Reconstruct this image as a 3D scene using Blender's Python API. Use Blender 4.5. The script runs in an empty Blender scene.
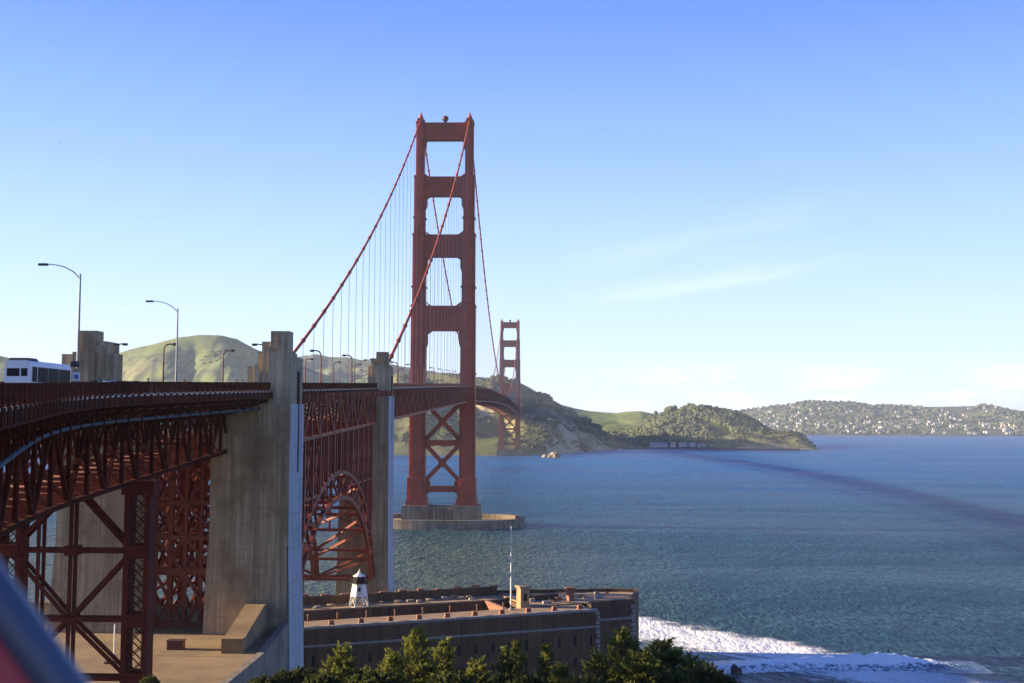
import bpy, math, random
import numpy as np
from mathutils import Vector, Matrix, noise
random.seed(7)
R = math.radians
SC = bpy.context.scene
COL = SC.collection

# ------------------------------------------------------------------ camera, sky, sun, exposure
FPX, CXP, CYP = 1143.0, 512.0, 341.5
CAM = Vector((55.0, -630.0, 56.7))
YAW, PIT, ROL = R(1.55), math.atan(80.5/FPX), R(0.25)
FW = Vector((-math.sin(YAW)*math.cos(PIT), math.cos(YAW)*math.cos(PIT), math.sin(PIT)))
RT = Vector((math.cos(YAW), math.sin(YAW), 0))
UP = RT.cross(FW)
RT, UP = RT*math.cos(ROL)+UP*math.sin(ROL), UP*math.cos(ROL)-RT*math.sin(ROL)
cd = bpy.data.cameras.new('camera')
cam = bpy.data.objects.new('camera', cd); COL.objects.link(cam)
cam.matrix_world = Matrix(((RT.x, UP.x, -FW.x, CAM.x), (RT.y, UP.y, -FW.y, CAM.y), (RT.z, UP.z, -FW.z, CAM.z), (0, 0, 0, 1)))
cd.sensor_width = 36.0; cd.lens = FPX*36/1024
cd.clip_start = 0.05; cd.clip_end = 80000
cd.dof.use_dof = True; cd.dof.focus_distance = 350; cd.dof.aperture_fstop = 5.0
SC.camera = cam

SUN_EL, SUN_S = 13.0, -2.0            # height of the sun; degrees it stands south of bridge-west
sd = Vector((-math.cos(R(SUN_S))*math.cos(R(SUN_EL)), -math.sin(R(SUN_S))*math.cos(R(SUN_EL)), math.sin(R(SUN_EL))))
sl = bpy.data.lights.new('sun', 'SUN'); sl.energy = 5.0; sl.angle = R(0.5); sl.color = (1.0, 0.78, 0.52)
sun = bpy.data.objects.new('sun', sl); COL.objects.link(sun)
sun.rotation_euler = sd.to_track_quat('Z', 'Y').to_euler(); sun.location = (-300, -100, 400)

W = bpy.data.worlds.new('World'); SC.world = W; W.use_nodes = True
nt = W.node_tree; nt.nodes.clear()
def N(tree, t, **kw):
    n = tree.nodes.new(t)
    for k, v in kw.items(): setattr(n, k, v)
    return n
class G:
    """small node-graph helper"""
    def __init__(s, tree): s.t = tree
    def link(s, a, b): s.t.links.new(a, b)
    def put(s, v, sock):
        if hasattr(v, 'is_output'): s.link(v, sock)
        elif v is not None: sock.default_value = v
    def math(s, op, a, b=0.0, c=None, clamp=False):
        n = N(s.t, 'ShaderNodeMath', operation=op, use_clamp=clamp)
        s.put(a, n.inputs[0]); s.put(b, n.inputs[1])
        if c is not None: s.put(c, n.inputs[2])
        return n.outputs[0]
    def vmath(s, op, a, b=None):
        n = N(s.t, 'ShaderNodeVectorMath', operation=op)
        s.put(a, n.inputs[0])
        if b is not None: s.put(b, n.inputs[1])
        return n.outputs[0]
    def noise(s, vec, scale, detail=4, rough=.55, dist=0.0):
        n = N(s.t, 'ShaderNodeTexNoise'); s.put(vec, n.inputs['Vector'])
        n.inputs['Scale'].default_value = scale; n.inputs['Detail'].default_value = detail
        n.inputs['Roughness'].default_value = rough; n.inputs['Distortion'].default_value = dist
        return n.outputs['Fac']
    def ss(s, v, lo, hi, a=0.0, b=1.0):
        n = N(s.t, 'ShaderNodeMapRange', interpolation_type='SMOOTHSTEP')
        s.put(v, n.inputs[0]); s.put(lo, n.inputs[1]); s.put(hi, n.inputs[2]); s.put(a, n.inputs[3]); s.put(b, n.inputs[4])
        return n.outputs[0]
    def mix(s, f, a, b, mode='MIX'):
        n = N(s.t, 'ShaderNodeMix', data_type='RGBA', blend_type=mode)
        s.put(f, n.inputs[0])
        for v, k in ((a, 6), (b, 7)):
            if isinstance(v, tuple): v = (*v[:3], 1.0)
            s.put(v, n.inputs[k])
        return n.outputs[2]
    def pos(s): return N(s.t, 'ShaderNodeNewGeometry').outputs['Position']
    def sep(s, v):
        n = N(s.t, 'ShaderNodeSeparateXYZ'); s.put(v, n.inputs[0]); return n.outputs
    def comb(s, x, y, z):
        n = N(s.t, 'ShaderNodeCombineXYZ')
        for v, k in zip((x, y, z), n.inputs): s.put(v, k)
        return n.outputs[0]

g = G(nt)
sky = N(nt, 'ShaderNodeTexSky', sky_type='NISHITA', sun_disc=False)
sky.sun_elevation = R(SUN_EL); sky.sun_rotation = math.atan2(sd.x, sd.y)
sky.altitude = 60; sky.air_density = 1.0; sky.dust_density = 0.25; sky.ozone_density = 2.6
hsv = N(nt, 'ShaderNodeHueSaturation'); hsv.inputs['Saturation'].default_value = 1.12
nt.links.new(sky.outputs[0], hsv.inputs['Color'])
# thin cirrus and a low bank of cloud, laid out by compass direction and height above the horizon
tc = N(nt, 'ShaderNodeTexCoord').outputs['Generated']
dx, dy, dz = g.sep(tc)
az = g.math('ARCTAN2', dx, dy)
el = g.math('ARCSINE', dz)
u_ = g.math('ADD', g.math('MULTIPLY', az, .989), g.math('MULTIPLY', el, .148))
v_ = g.math('SUBTRACT', g.math('MULTIPLY', el, .989), g.math('MULTIPLY', az, .148))
streak = g.noise(g.comb(g.math('MULTIPLY', u_, 5.0), g.math('MULTIPLY', v_, 60.0), 0.0), 1.0, 5, .6, .4)
band = g.math('MULTIPLY', g.ss(v_, .085, .098), g.ss(v_, .114, .101))
band2 = g.math('MULTIPLY', g.ss(v_, .10, .135), g.ss(v_, .17, .14))
wind = g.math('MULTIPLY', g.ss(u_, .0, .12), g.ss(u_, .36, .20))
cir = g.math('MULTIPLY', g.math('ADD', g.math('MULTIPLY', band, 1.0), g.math('MULTIPLY', band2, .45)), g.math('MULTIPLY', wind, g.ss(streak, .32, .72)))
puff = g.noise(g.comb(g.math('MULTIPLY', az, 14.0), g.math('MULTIPLY', el, 55.0), 3.0), 1.0, 6, .6)
lowb = g.math('MULTIPLY', g.math('MULTIPLY', g.ss(el, .058, .03), g.ss(el, -.01, .01)), g.ss(az, -.02, .16))
bank = g.math('MULTIPLY', lowb, g.ss(puff, .42, .66))
cl = g.math('ADD', g.math('MULTIPLY', cir, .21), g.math('MULTIPLY', bank, .50), clamp=True)
ramp = N(nt, 'ShaderNodeValToRGB'); er = ramp.color_ramp; er.interpolation = 'B_SPLINE'
while len(er.elements) < 7: er.elements.new(.5)
for e_, (q_, c_) in zip(er.elements, ((0, (.64, .77, .96)), (.035, (.60, .74, 1.0)), (.085, (.46, .62, 1.03)), (.14, (.31, .49, 1.02)), (.22, (.12, .25, .92)), (.36, (.045, .14, .62)), (1.0, (.018, .06, .30)))):
    e_.position = q_; e_.color = (*c_, 1)
nt.links.new(g.math('DIVIDE', el, 1.5708), ramp.inputs[0])
grad = g.vmath('SCALE', ramp.outputs[0])
grad.node.inputs['Scale'].default_value = 4.05
skyc = g.mix(.84, hsv.outputs[0], grad)
col = g.mix(cl, skyc, (4.6, 4.6, 4.7))
bg = N(nt, 'ShaderNodeBackground'); bg.inputs['Strength'].default_value = 0.10
nt.links.new(col, bg.inputs[0])
wo = N(nt, 'ShaderNodeOutputWorld'); nt.links.new(bg.outputs[0], wo.inputs[0])
SC.view_settings.view_transform = 'Standard'; SC.view_settings.look = 'None'
SC.view_settings.exposure = 1.7; SC.view_settings.gamma = 1.0; SC.view_settings.use_curve_mapping = False
SC.cycles.max_bounces = 6; SC.cycles.diffuse_bounces = 3; SC.cycles.glossy_bounces = 2
SC.cycles.volume_bounces = 0; SC.cycles.use_denoising = True

def ray(px, py): return FW + RT*((px-CXP)/FPX) + UP*((CYP-py)/FPX)
def at(px, py, Y):                    # point of the scene on the plane y = Y
    d = ray(px, py); return CAM + d*((Y-CAM.y)/d.y)
def atX(px, py, X):
    d = ray(px, py); return CAM + d*((X-CAM.x)/d.x)
def atZ(px, py, Z=0.0):
    d = ray(px, py); return CAM + d*((Z-CAM.z)/d.z)

# ------------------------------------------------------------------ mesh helpers
def tag(o, label=None, cat=None, group=None, kind=None):
    for k, v in (('label', label), ('category', cat), ('group', group), ('kind', kind)):
        if v: o[k] = v
    return o
def empty(name, loc, rz=0.0, **kw):
    o = bpy.data.objects.new(name, None); COL.objects.link(o)
    o.location = loc; o.rotation_euler = (0, 0, rz); o.empty_display_size = .5
    return tag(o, **kw)
def link(name, me, mats, parent=None, loc=(0, 0, 0), smooth=False):
    for m in (mats if isinstance(mats, (list, tuple)) else [mats]): me.materials.append(m)
    if smooth: me.polygons.foreach_set('use_smooth', [True]*len(me.polygons))
    o = bpy.data.objects.new(name, me); COL.objects.link(o)
    o.location = loc
    if parent: o.parent = parent
    return o
class MB:
    def __init__(s): s.v = []; s.f = []; s.m = []; s.mi = 0
    def add(s, vs, fs):
        b = len(s.v); s.v += [tuple(v) for v in vs]; s.f += [tuple(i+b for i in f) for f in fs]; s.m += [s.mi]*len(fs)
    def box(s, x0, x1, y0, y1, z0, z1, taper=0.0, tx=None, ty=None):
        tx = taper if tx is None else tx; ty = taper if ty is None else ty
        s.add([(x0, y0, z0), (x1, y0, z0), (x1, y1, z0), (x0, y1, z0), (x0+tx, y0+ty, z1), (x1-tx, y0+ty, z1), (x1-tx, y1-ty, z1), (x0+tx, y1-ty, z1)],
              [(3, 2, 1, 0), (4, 5, 6, 7), (0, 1, 5, 4), (1, 2, 6, 5), (2, 3, 7, 6), (3, 0, 4, 7)])
    def beam(s, p, q, w, h=None, up=(0, 0, 1)):
        h = w if h is None else h
        p, q = Vector(p), Vector(q); d = q-p
        if d.length < 1e-6: return
        d.normalize(); u = Vector(up)
        if abs(d.dot(u)) > .98: u = Vector((0, 1, 0))
        a = d.cross(u).normalized()*(w/2); b = a.cross(d).normalized()*(h/2)
        s.add([p-a-b, p+a-b, p+a+b, p-a+b, q-a-b, q+a-b, q+a+b, q-a+b],
              [(0, 1, 2, 3), (7, 6, 5, 4), (1, 0, 4, 5), (2, 1, 5, 6), (3, 2, 6, 7), (0, 3, 7, 4)])
    def tube(s, pts, rads, n=8, cap=True):
        pts = [Vector(p) for p in pts]
        if not isinstance(rads, (list, tuple)): rads = [rads]*len(pts)
        b = len(s.v); vs = []; fs = []
        ref = None
        for i, p in enumerate(pts):
            d = (pts[min(i+1, len(pts)-1)]-pts[max(i-1, 0)]).normalized()
            if ref is None: ref = Vector((0, 0, 1)) if abs(d.z) < .9 else Vector((1, 0, 0))
            a = d.cross(ref).normalized(); c = a.cross(d).normalized(); ref = c
            for k in range(n):
                t = 2*math.pi*k/n
                vs.append(p+(a*math.cos(t)+c*math.sin(t))*rads[i])
        for i in range(len(pts)-1):
            for k in range(n):
                fs.append((i*n+k, i*n+(k+1) % n, (i+1)*n+(k+1) % n, (i+1)*n+k))
        if cap: fs += [tuple(range(n-1, -1, -1)), tuple((len(pts)-1)*n+k for k in range(n))]
        s.add(vs, fs)
    def lathe(s, c, prof, n=12):                         # prof: (radius, z)
        s.tube([(c[0], c[1], c[2]+z) for r, z in prof], [max(r, .001) for r, z in prof], n)
    def prism(s, poly, z0, z1):                          # polygon in xy, counter-clockwise
        n = len(poly)
        s.add([(x, y, z0) for x, y in poly]+[(x, y, z1) for x, y in poly],
              [tuple(range(n-1, -1, -1)), tuple(range(n, 2*n))]+[(i, (i+1) % n, n+(i+1) % n, n+i) for i in range(n)])
    def prism_y(s, poly, y0, y1):                        # polygon in xz
        n = len(poly)
        s.add([(x, y0, z) for x, z in poly]+[(x, y1, z) for x, z in poly],
              [tuple(range(n)), tuple(range(2*n-1, n-1, -1))]+[((i+1) % n, i, n+i, n+(i+1) % n) for i in range(n)])
    def prism_x(s, poly, x0, x1):                        # polygon in yz
        n = len(poly)
        s.add([(x0, y, z) for y, z in poly]+[(x1, y, z) for y, z in poly],
              [tuple(range(n-1, -1, -1)), tuple(range(n, 2*n))]+[(i, (i+1) % n, n+(i+1) % n, n+i) for i in range(n)])
    def xform(s, M, start=0):
        for i in range(start, len(s.v)): s.v[i] = tuple(M @ Vector(s.v[i]))
    def mesh(s, name, off=(0, 0, 0)):
        me = bpy.data.meshes.new(name); o = Vector(off)
        me.from_pydata([(v[0]-o.x, v[1]-o.y, v[2]-o.z) for v in s.v], [], s.f); 
        if any(s.m): me.polygons.foreach_set('material_index', s.m)
        me.update(); return me
    def build(s, name, mats, parent=None, off=(0, 0, 0), loc=(0, 0, 0), smooth=False):
        return link(name, s.mesh(name, off), mats, parent, loc, smooth)
    def top(s, name, mats, base, smooth=False, **kw):    # a top-level thing that is one mesh, origin at its base
        return tag(link(name, s.mesh(name, base), mats, None, base, smooth), **kw)
def copy_tree(o, parent=None):
    c = o.copy(); COL.objects.link(c)
    if parent: c.parent = parent
    for ch in list(o.children): copy_tree(ch, c)
    return c

# ------------------------------------------------------------------ materials
def newmat(name):
    m = bpy.data.materials.new(name); m.use_nodes = True
    t = m.node_tree; b = t.nodes['Principled BSDF']
    return m, G(t), b
def plain(name, c, rough=.6, var=.25, scale=1.5, metal=0.0, spec=.4, bump=0.0, bscale=8, c2=None, stretch=None):
    m, g, b = newmat(name)
    p = g.pos()
    q = g.vmath('MULTIPLY', p, stretch) if stretch else p
    f = g.ss(g.noise(q, scale, 5, .6), .3, .7)
    c2 = c2 or tuple(x*(1-var) for x in c)
    b.inputs['Base Color'].default_value = (*c, 1)
    g.link(g.mix(f, c, c2), b.inputs['Base Color'])
    b.inputs['Roughness'].default_value = rough; b.inputs['Metallic'].default_value = metal
    b.inputs['Specular IOR Level'].default_value = spec
    if bump:
        n = N(g.t, 'ShaderNodeBump'); n.inputs['Strength'].default_value = bump; n.inputs['Distance'].default_value = .1
        g.link(g.noise(q, bscale, 4), n.inputs['Height']); g.link(n.outputs[0], b.inputs['Normal'])
    return m
def steel(name, c, rust, sp=.3, ro=.55):
    m, g, b = newmat(name); p = g.pos()
    f = g.ss(g.noise(g.vmath('MULTIPLY', p, (1, 1, .18)), .9, 6, .65), .45, .75)
    f2 = g.ss(g.noise(p, .12, 3), .3, .7)
    k = g.mix(g.math('MULTIPLY', f, .6), g.mix(f2, c, tuple(x*.68 for x in c)), rust)
    sz = g.math('ABSOLUTE', g.math('SUBTRACT', g.math('FRACT', g.math('DIVIDE', g.sep(p)[2], 3.4)), .5))
    k = g.mix(g.math('MULTIPLY', g.ss(sz, .46, .49), .45), k, tuple(x*.5 for x in rust))
    g.link(k, b.inputs['Base Color']); b.inputs['Roughness'].default_value = ro
    b.inputs['Specular IOR Level'].default_value = sp
    return m
def concrete(name, c, dark, stain, lift=1.25):
    m, g, b = newmat(name); p = g.pos(); x, y, z = g.sep(p)
    f = g.noise(g.vmath('MULTIPLY', p, (1.2, 1.2, .07)), 1.0, 6, .7)      # run-off streaks
    f2 = g.noise(p, .16, 5, .6)
    k = g.mix(g.ss(f, .35, .72), c, dark)
    k = g.mix(g.math('MULTIPLY', g.ss(f2, .42, .70), .75), k, stain)
    lz = g.math('ABSOLUTE', g.math('SUBTRACT', g.math('FRACT', g.math('DIVIDE', z, lift)), .5))
    ln = g.math('MULTIPLY', g.ss(lz, .44, .485), g.math('MULTIPLY', g.ss(g.noise(p, .22, 4), .40, .65), .5))
    lh = g.math('ABSOLUTE', g.math('SUBTRACT', g.math('FRACT', g.math('DIVIDE', g.math('ADD', x, y), 3.1)), .5))
    ln2 = g.math('MULTIPLY', g.ss(lh, .475, .492), g.math('MULTIPLY', g.ss(g.noise(p, .35, 3), .45, .65), .3))
    run = g.noise(g.vmath('MULTIPLY', p, (.55, .55, .022)), 1.0, 6, .72)
    k = g.mix(g.math('MULTIPLY', g.ss(run, .50, .66), .65), k, tuple(v*.62 for v in dark))
    k = g.mix(g.math('MAXIMUM', ln, ln2), k, tuple(v*.4 for v in dark))
    g.link(k, b.inputs['Base Color']); b.inputs['Roughness'].default_value = .9; b.inputs['Specular IOR Level'].default_value = .2
    bd_n = g.noise(g.vmath('MULTIPLY', p, (2.6, 2.6, .05)), 1.0, 3, .6)
    k = g.mix(g.math('MULTIPLY', g.ss(bd_n, .40, .62), .38), k, tuple(v*.55 for v in dark))
    g.link(k, b.inputs['Base Color'])
    n = N(g.t, 'ShaderNodeBump'); n.inputs['Strength'].default_value = .5; n.inputs['Distance'].default_value = .06
    g.link(g.math('SUBTRACT', g.noise(g.vmath('MULTIPLY', p, (3, 3, .8)), 1.0, 6, .7), g.math('MULTIPLY', ln, .8)), n.inputs['Height']); g.link(n.outputs[0], b.inputs['Normal'])
    return m
ORANGE = steel('orange_steel', (.25, .054, .026), (.13, .034, .020))
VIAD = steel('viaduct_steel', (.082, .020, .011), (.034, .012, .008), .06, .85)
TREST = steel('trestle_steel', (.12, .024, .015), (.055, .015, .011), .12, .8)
ORANGE_T = steel('tower_steel', (.40, .062, .029), (.24, .042, .024))
CABLE = plain('cable_paint', (.34, .080, .042), .75, spec=.15)
ROPE = plain('suspender_rope', (.45, .32, .32), .6)
CONC = concrete('pylon_concrete', (.47, .39, .25), (.28, .225, .135), (.19, .135, .066))
CONC_SKYLIT = concrete('skylit_concrete', (.50, .52, .54), (.38, .40, .43), (.34, .35, .36), 2.5)  # paler copy of the pylon concrete, blue sky light put into its colour
CONC2 = concrete('pier_concrete', (.33, .27, .20), (.20, .16, .115), (.14, .10, .065), 2.2)
SLAB = plain('walkway_concrete', (.50, .45, .38), .85, .2, 2)
ASPH = plain('asphalt', (.05, .05, .052), .9, .2, 3)
PIPE = plain('grey_pipe_paint', (.10, .125, .15), .9, .25, 1, spec=.1)
DARKST = steel('dark_steel', (.085, .040, .032), (.05, .028, .022))
GALV = plain('galvanised_pole', (.30, .29, .27), .5, .3, 4)
BROWNP = plain('lamp_paint', (.13, .035, .025), .55)
BRICK = concrete('fort_brick', (.17, .10, .055), (.10, .06, .035), (.075, .045, .027), .9)
TRIMST = plain('granite_trim', (.30, .27, .24), .9, .3, 2)
ROOF = plain('fort_roof', (.33, .225, .115), .95, .35, .25, bump=.3, bscale=2, c2=(.27, .19, .115))
REDBRK = plain('chimney_brick', (.28, .13, .085), .95, .4, 2)
DARK = plain('dark_opening', (.012, .011, .012), .9, .2, 1)
WHITE = plain('white_paint', (.78, .76, .70), .55, .15, 2)
BLACKM = plain('black_iron', (.02, .02, .022), .5)
PAVE = plain('terrace_paving', (.29, .20, .095), .95, .3, .18, bump=.3, bscale=1.2, c2=(.19, .13, .065))
WALLC = concrete('retaining_concrete', (.30, .26, .20), (.20, .17, .13), (.13, .10, .07), 1.0)

# ------------------------------------------------------------------ ground
def sm(a, b, x):
    t = max(0.0, min(1.0, (x-a)/(b-a))); return t*t*(3-2*t)
FA = math.atan2(.398, .917); FO = Vector((-5.0, -409.0, 0))      # fort axes
def fuv(x, y):
    rx, ry = x-FO.x, y-FO.y; return rx*.917+ry*.398, -rx*.398+ry*.917
def ground_z(x, y):
    D = y+630
    z = 55.0-.34*max(0, D-7) if D < 100 else 23.4
    z = max(z, 20.0)
    z += 1.2*noise.noise((x*.06, y*.06, 0))*sm(8, 25, D)
    low = 3.0
    k = sm(112, 165, D)
    z = z*(1-k)+low*k
    z = min(z, 56.7-.235*D-.8) if D > 12 else z
    east = 1-sm(78, 100, x+.25*(y+500)*(1 if y < -420 else 0))
    west = sm(-120, -75, x)
    z = -1.6+(z+1.6)*east*west
    if y > -440:                                         # the flat ground round the fort
        u, v = fuv(x, y)
        inside = sm(-42, -34, u)*(1-sm(86, 89, u))*(1-sm(36.5, 39, v))
        z = min(z, -1.6+4.6*inside)
    if -62 < x < 16.4 and -520 < y < -452: z = min(z, 24.6)
    return z
xs = np.arange(-170, 181, 2.5); ys = np.arange(-700, -318, 2.5)
m = MB()
for y in ys:
    for x in xs: m.v.append((x, y, ground_z(x, y)))
nx = len(xs)
for j in range(len(ys)-1):
    for i in range(nx-1):
        a = j*nx+i; m.f.append((a, a+1, a+nx+1, a+nx)); m.m.append(0)
mm, gg, bb = newmat('bluff_soil')
p = gg.pos(); f = gg.ss(gg.noise(p, .25, 6, .65), .38, .62)
gg.link(gg.mix(f, (.10, .085, .05), (.045, .065, .028)), bb.inputs['Base Color']); bb.inputs['Roughness'].default_value = .95
m.build('ground', mm, smooth=True)['kind'] = 'structure'

# ------------------------------------------------------------------ water
m = MB(); S = 20000
m.add([(-S, -S, 0), (S, -S, 0), (S, S, 0), (-S, S, 0)], [(0, 1, 2, 3)])
mm, gg, bb = newmat('bay_water')
p = gg.pos(); x, y, z = gg.sep(p)
flat = gg.comb(x, y, 0.0)
big = gg.noise(gg.vmath('MULTIPLY', flat, (.0022, .0075, 0)), 1.0, 4, .55, .6)
band = gg.ss(big, .40, .62)
deep = gg.mix(band, (.006, .095, .250), (.016, .190, .42))
far = gg.ss(y, -250.0, 900.0)
near = gg.mix(gg.ss(gg.noise(gg.vmath('MULTIPLY', flat, (.012, .03, 0)), 1.0, 5, .6), .35, .7), (.016, .070, .100), (.046, .118, .145))
shoal = gg.math('MULTIPLY', gg.ss(x, 130.0, 20.0), gg.ss(y, 60.0, -140.0))
near = gg.mix(gg.math('MULTIPLY', shoal, .8), near, (.125, .150, .060))
grain = gg.noise(gg.vmath('MULTIPLY', flat, (.75, .20, 0)), 1.0, 6, .78, .3)  # light crests and dark troughs of the waves, painted into the water colour
wcol = gg.mix(gg.ss(grain, .42, .58, 1.0, 0.0), gg.mix(far, near, deep), gg.mix(far, (.002, .018, .034), (.002, .028, .115)))
# surf running ashore east of the fort
edge = gg.math('ADD', gg.math('MULTIPLY', x, -1.10), -196.5)
n1 = gg.noise(gg.vmath('MULTIPLY', flat, (.09, .16, 0)), 1.0, 5, .6)
dist = gg.math('ADD', gg.math('SUBTRACT', edge, y), gg.math('MULTIPLY', gg.math('SUBTRACT', n1, .5), 34.0))
inn = gg.math('MULTIPLY', gg.ss(dist, -3.0, 9.0), gg.math('MULTIPLY', gg.ss(x, 176.0, 128.0), gg.ss(x, 62.0, 80.0)))
sw = gg.comb(gg.math('ADD', gg.math('MULTIPLY', x, .67), gg.math('MULTIPLY', y, -.74)), gg.math('ADD', gg.math('MULTIPLY', x, .74), gg.math('MULTIPLY', y, .67)), 0.0)
lace = gg.noise(gg.vmath('MULTIPLY', sw, (.16, .42, 0)), 1.0, 9, .74, 1.2)
thr = gg.ss(dist, 18.0, 54.0, .24, .57)
fine_ = gg.noise(gg.vmath('MULTIPLY', sw, (.9, 2.2, 0)), 1.0, 6, .7, .6)
foam = gg.math('MULTIPLY', gg.math('MULTIPLY', inn, gg.ss(gg.math('SUBTRACT', lace, thr), -.04, .16)), gg.ss(fine_, .25, .55, .62, 1.0))
# wind streaks and scattered whitecaps
wc = gg.noise(gg.vmath('MULTIPLY', flat, (.16, .09, 0)), 1.0, 6, .75)
caps = gg.math('MULTIPLY', gg.ss(wc, .735, .77), .55)
# wash round the pier and the shore under the arch
wash = gg.math('MULTIPLY', gg.math('MULTIPLY', gg.ss(y, -300.0, -345.0), gg.ss(x, 70.0, 40.0)), gg.ss(lace, .48, .60))
fm = gg.math('MAXIMUM', gg.math('MAXIMUM', foam, caps), gg.math('MULTIPLY', wash, .22))
gg.link(gg.mix(fm, wcol, (.80, .80, .78)), bb.inputs['Base Color'])
gg.link(gg.math('ADD', gg.math('MULTIPLY', fm, .5), gg.math('ADD', .34, gg.math('MULTIPLY', band, .10))), bb.inputs['Roughness'])
bb.inputs['IOR'].default_value = 1.33; bb.inputs['Specular IOR Level'].default_value = .11
h1 = gg.noise(gg.vmath('MULTIPLY', flat, (.05, .022, 0)), 1.0, 3, .5)
h2 = gg.noise(gg.vmath('MULTIPLY', flat, (.22, .085, 0)), 1.0, 5, .65)
h3 = gg.noise(gg.vmath('MULTIPLY', flat, (.9, .42, 0)), 1.0, 4, .65)
hh = gg.math('ADD', gg.math('ADD', gg.math('MULTIPLY', h1, 5.0), gg.math('MULTIPLY', h2, 3.4)), gg.math('ADD', gg.math('MULTIPLY', h3, 1.1), gg.math('MULTIPLY', fm, .12)))
bn = N(gg.t, 'ShaderNodeBump'); bn.inputs['Strength'].default_value = 1.0; bn.inputs['Distance'].default_value = 1.0
gg.link(hh, bn.inputs['Height']); gg.link(bn.outputs[0], bb.inputs['Normal'])
m.build('water', mm)['kind'] = 'structure'
WATER_FOAM = plain('breaking_foam', (.82, .82, .80), .8, .1, .6, bump=.6, bscale=1.5)

# ------------------------------------------------------------------ hills across the strait
def fbm(x, y, o=5):
    v, a, f = 0, .5, 1
    for i in range(o): v += a*noise.noise((x*f, y*f, i*7.3)); a *= .5; f *= 2.05
    return v
HILLS = {}
def hillmat(name, grass, dry, scrub, rock, sc=.012, th=.5, slope=.62):
    m, g, b = newmat(name); p = g.pos()
    f = g.ss(g.noise(p, sc, 7, .68), th-.06, th+.08)
    f2 = g.ss(g.noise(p, sc*.5, 4, .6), .4, .65)
    k = g.mix(f, g.mix(f2, grass, dry), scrub)
    nz = g.sep(N(g.t, 'ShaderNodeNewGeometry').outputs['Normal'])[2]
    nz = g.math('ADD', nz, g.math('MULTIPLY', g.math('SUBTRACT', g.noise(p, sc*2.5, 5, .7), .5), .5))
    k = g.mix(g.ss(nz, slope+.08, slope-.06), k, rock)
    g.link(k, b.inputs['Base Color']); b.inputs['Roughness'].default_value = 1.0; b.inputs['Specular IOR Level'].default_value = .1
    return m
def hill(key, prof, Dr, Df, Db, mat, rough=.10, gul=.30, gw=260, fexp=.75, nrow=64, step=2.5, seed=0, dfront=None):
    pxs = [p for p, _ in prof]; pys = [q for _, q in prof]
    cols = np.arange(pxs[0], pxs[-1]+.1, step)
    X = []; Z = []; F = []
    for c in cols:
        pt = at(c, float(np.interp(c, pxs, pys)), CAM.y+Dr); X.append(pt.x); Z.append(max(pt.z, -2))
        F.append(float(np.interp(c, [a for a, _ in dfront], [b for _, b in dfront])) if dfront else Df)
    nf, nb = nrow, 14
    m = MB(); H = np.zeros((nf+nb+1, len(cols))); YY = np.zeros_like(H)
    for j in range(nf+nb+1):
        for i in range(len(cols)):
            if j <= nf: t = j/nf; D = F[i]+(Dr-F[i])*t; s = 1-(1-t)**(1/fexp) if fexp < 1 else t**fexp
            else: t = 1-(j-nf)/nb; D = Dr+(Db-Dr)*(1-t); s = t
            y = CAM.y+D
            bell = math.sin(math.pi*t) if j <= nf else 0
            rid = abs(noise.noise((X[i]/gw+y/(gw*2.2)+seed, y/(gw*3)+seed, seed)))*2
            z = Z[i]*(s*(1-gul*bell*(1-min(1, rid*1.6)))+rough*bell*fbm(X[i]/140+seed, y/140, 5))
            z += bell*Z[i]*.05*fbm(X[i]/38+seed*2, y/60, 4)
            z += min(1, t*6)*2.0*fbm(X[i]/26+seed, y/26, 3) if j <= nf else 0
            if t <= 0: z = -2
            H[j, i] = z; YY[j, i] = y
            m.v.append((X[i], y, z))
    n = len(cols)
    for j in range(nf+nb):
        for i in range(n-1):
            a = j*n+i; m.f.append((a, a+1, a+n+1, a+n)); m.m.append(0)
    o = m.build('hill', mat, smooth=True); o['kind'] = 'structure'
    HILLS[key] = (np.array(X), YY, H, nf)
    return o
def hill_z(key, i, t):
    X, YY, H, nf = HILLS[key]
    j = t*nf; j0 = int(j); k = j-j0; i0 = int(i); e = i-i0
    i1 = min(i0+1, len(X)-1); j1 = min(j0+1, nf)
    lerp = lambda A: (A[j0, i0]*(1-e)+A[j0, i1]*e)*(1-k)+(A[j1, i0]*(1-e)+A[j1, i1]*e)*k
    return Vector((X[i0]*(1-e)+X[i1]*e, lerp(YY), lerp(H)))
GRASSY = hillmat('headland_grass', (.165, .205, .075), (.220, .210, .105), (.085, .105, .060), (.20, .16, .10), .010, .52, .45)
CLIFF = hillmat('headland_cliff', (.130, .150, .050), (.185, .165, .075), (.070, .080, .040), (.36, .28, .165), .02, .52, .74)
WOODY = hillmat('wooded_slope', (.085, .110, .035), (.13, .13, .055), (.040, .055, .028), (.15, .12, .08), .015, .42)
GREEN2 = hillmat('meadow_slope', (.20, .25, .055), (.24, .235, .085), (.065, .080, .034), (.20, .15, .09), .012, .56)
FARH = hillmat('far_town_slope', (.12, .15, .050), (.15, .145, .065), (.055, .070, .040), (.20, .16, .11), .006, .47)
hill('hawk', [(-200, 405), (-120, 385), (-40, 362), (0, 356), (15, 359), (45, 368), (80, 366), (100, 361), (115, 354), (135, 348), (150, 345), (180, 337), (200, 335), (218, 335), (237, 339), (255, 349), (275, 356), (300, 365), (330, 376), (370, 390), (420, 410), (450, 421)],
     3100, 2250, 4200, GRASSY, .16, .55, 300, .95, 120, 1.8, 3)
hill('ridge', [(215, 405), (240, 385), (262, 372), (285, 362), (300, 357), (315, 354), (330, 357), (345, 357), (362, 360), (380, 362), (400, 366), (430, 371), (460, 376), (500, 384), (530, 400), (560, 420)],
     4300, 3000, 5200, GRASSY, .22, .45, 300, .9, 70, 2.2, 17)
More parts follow.
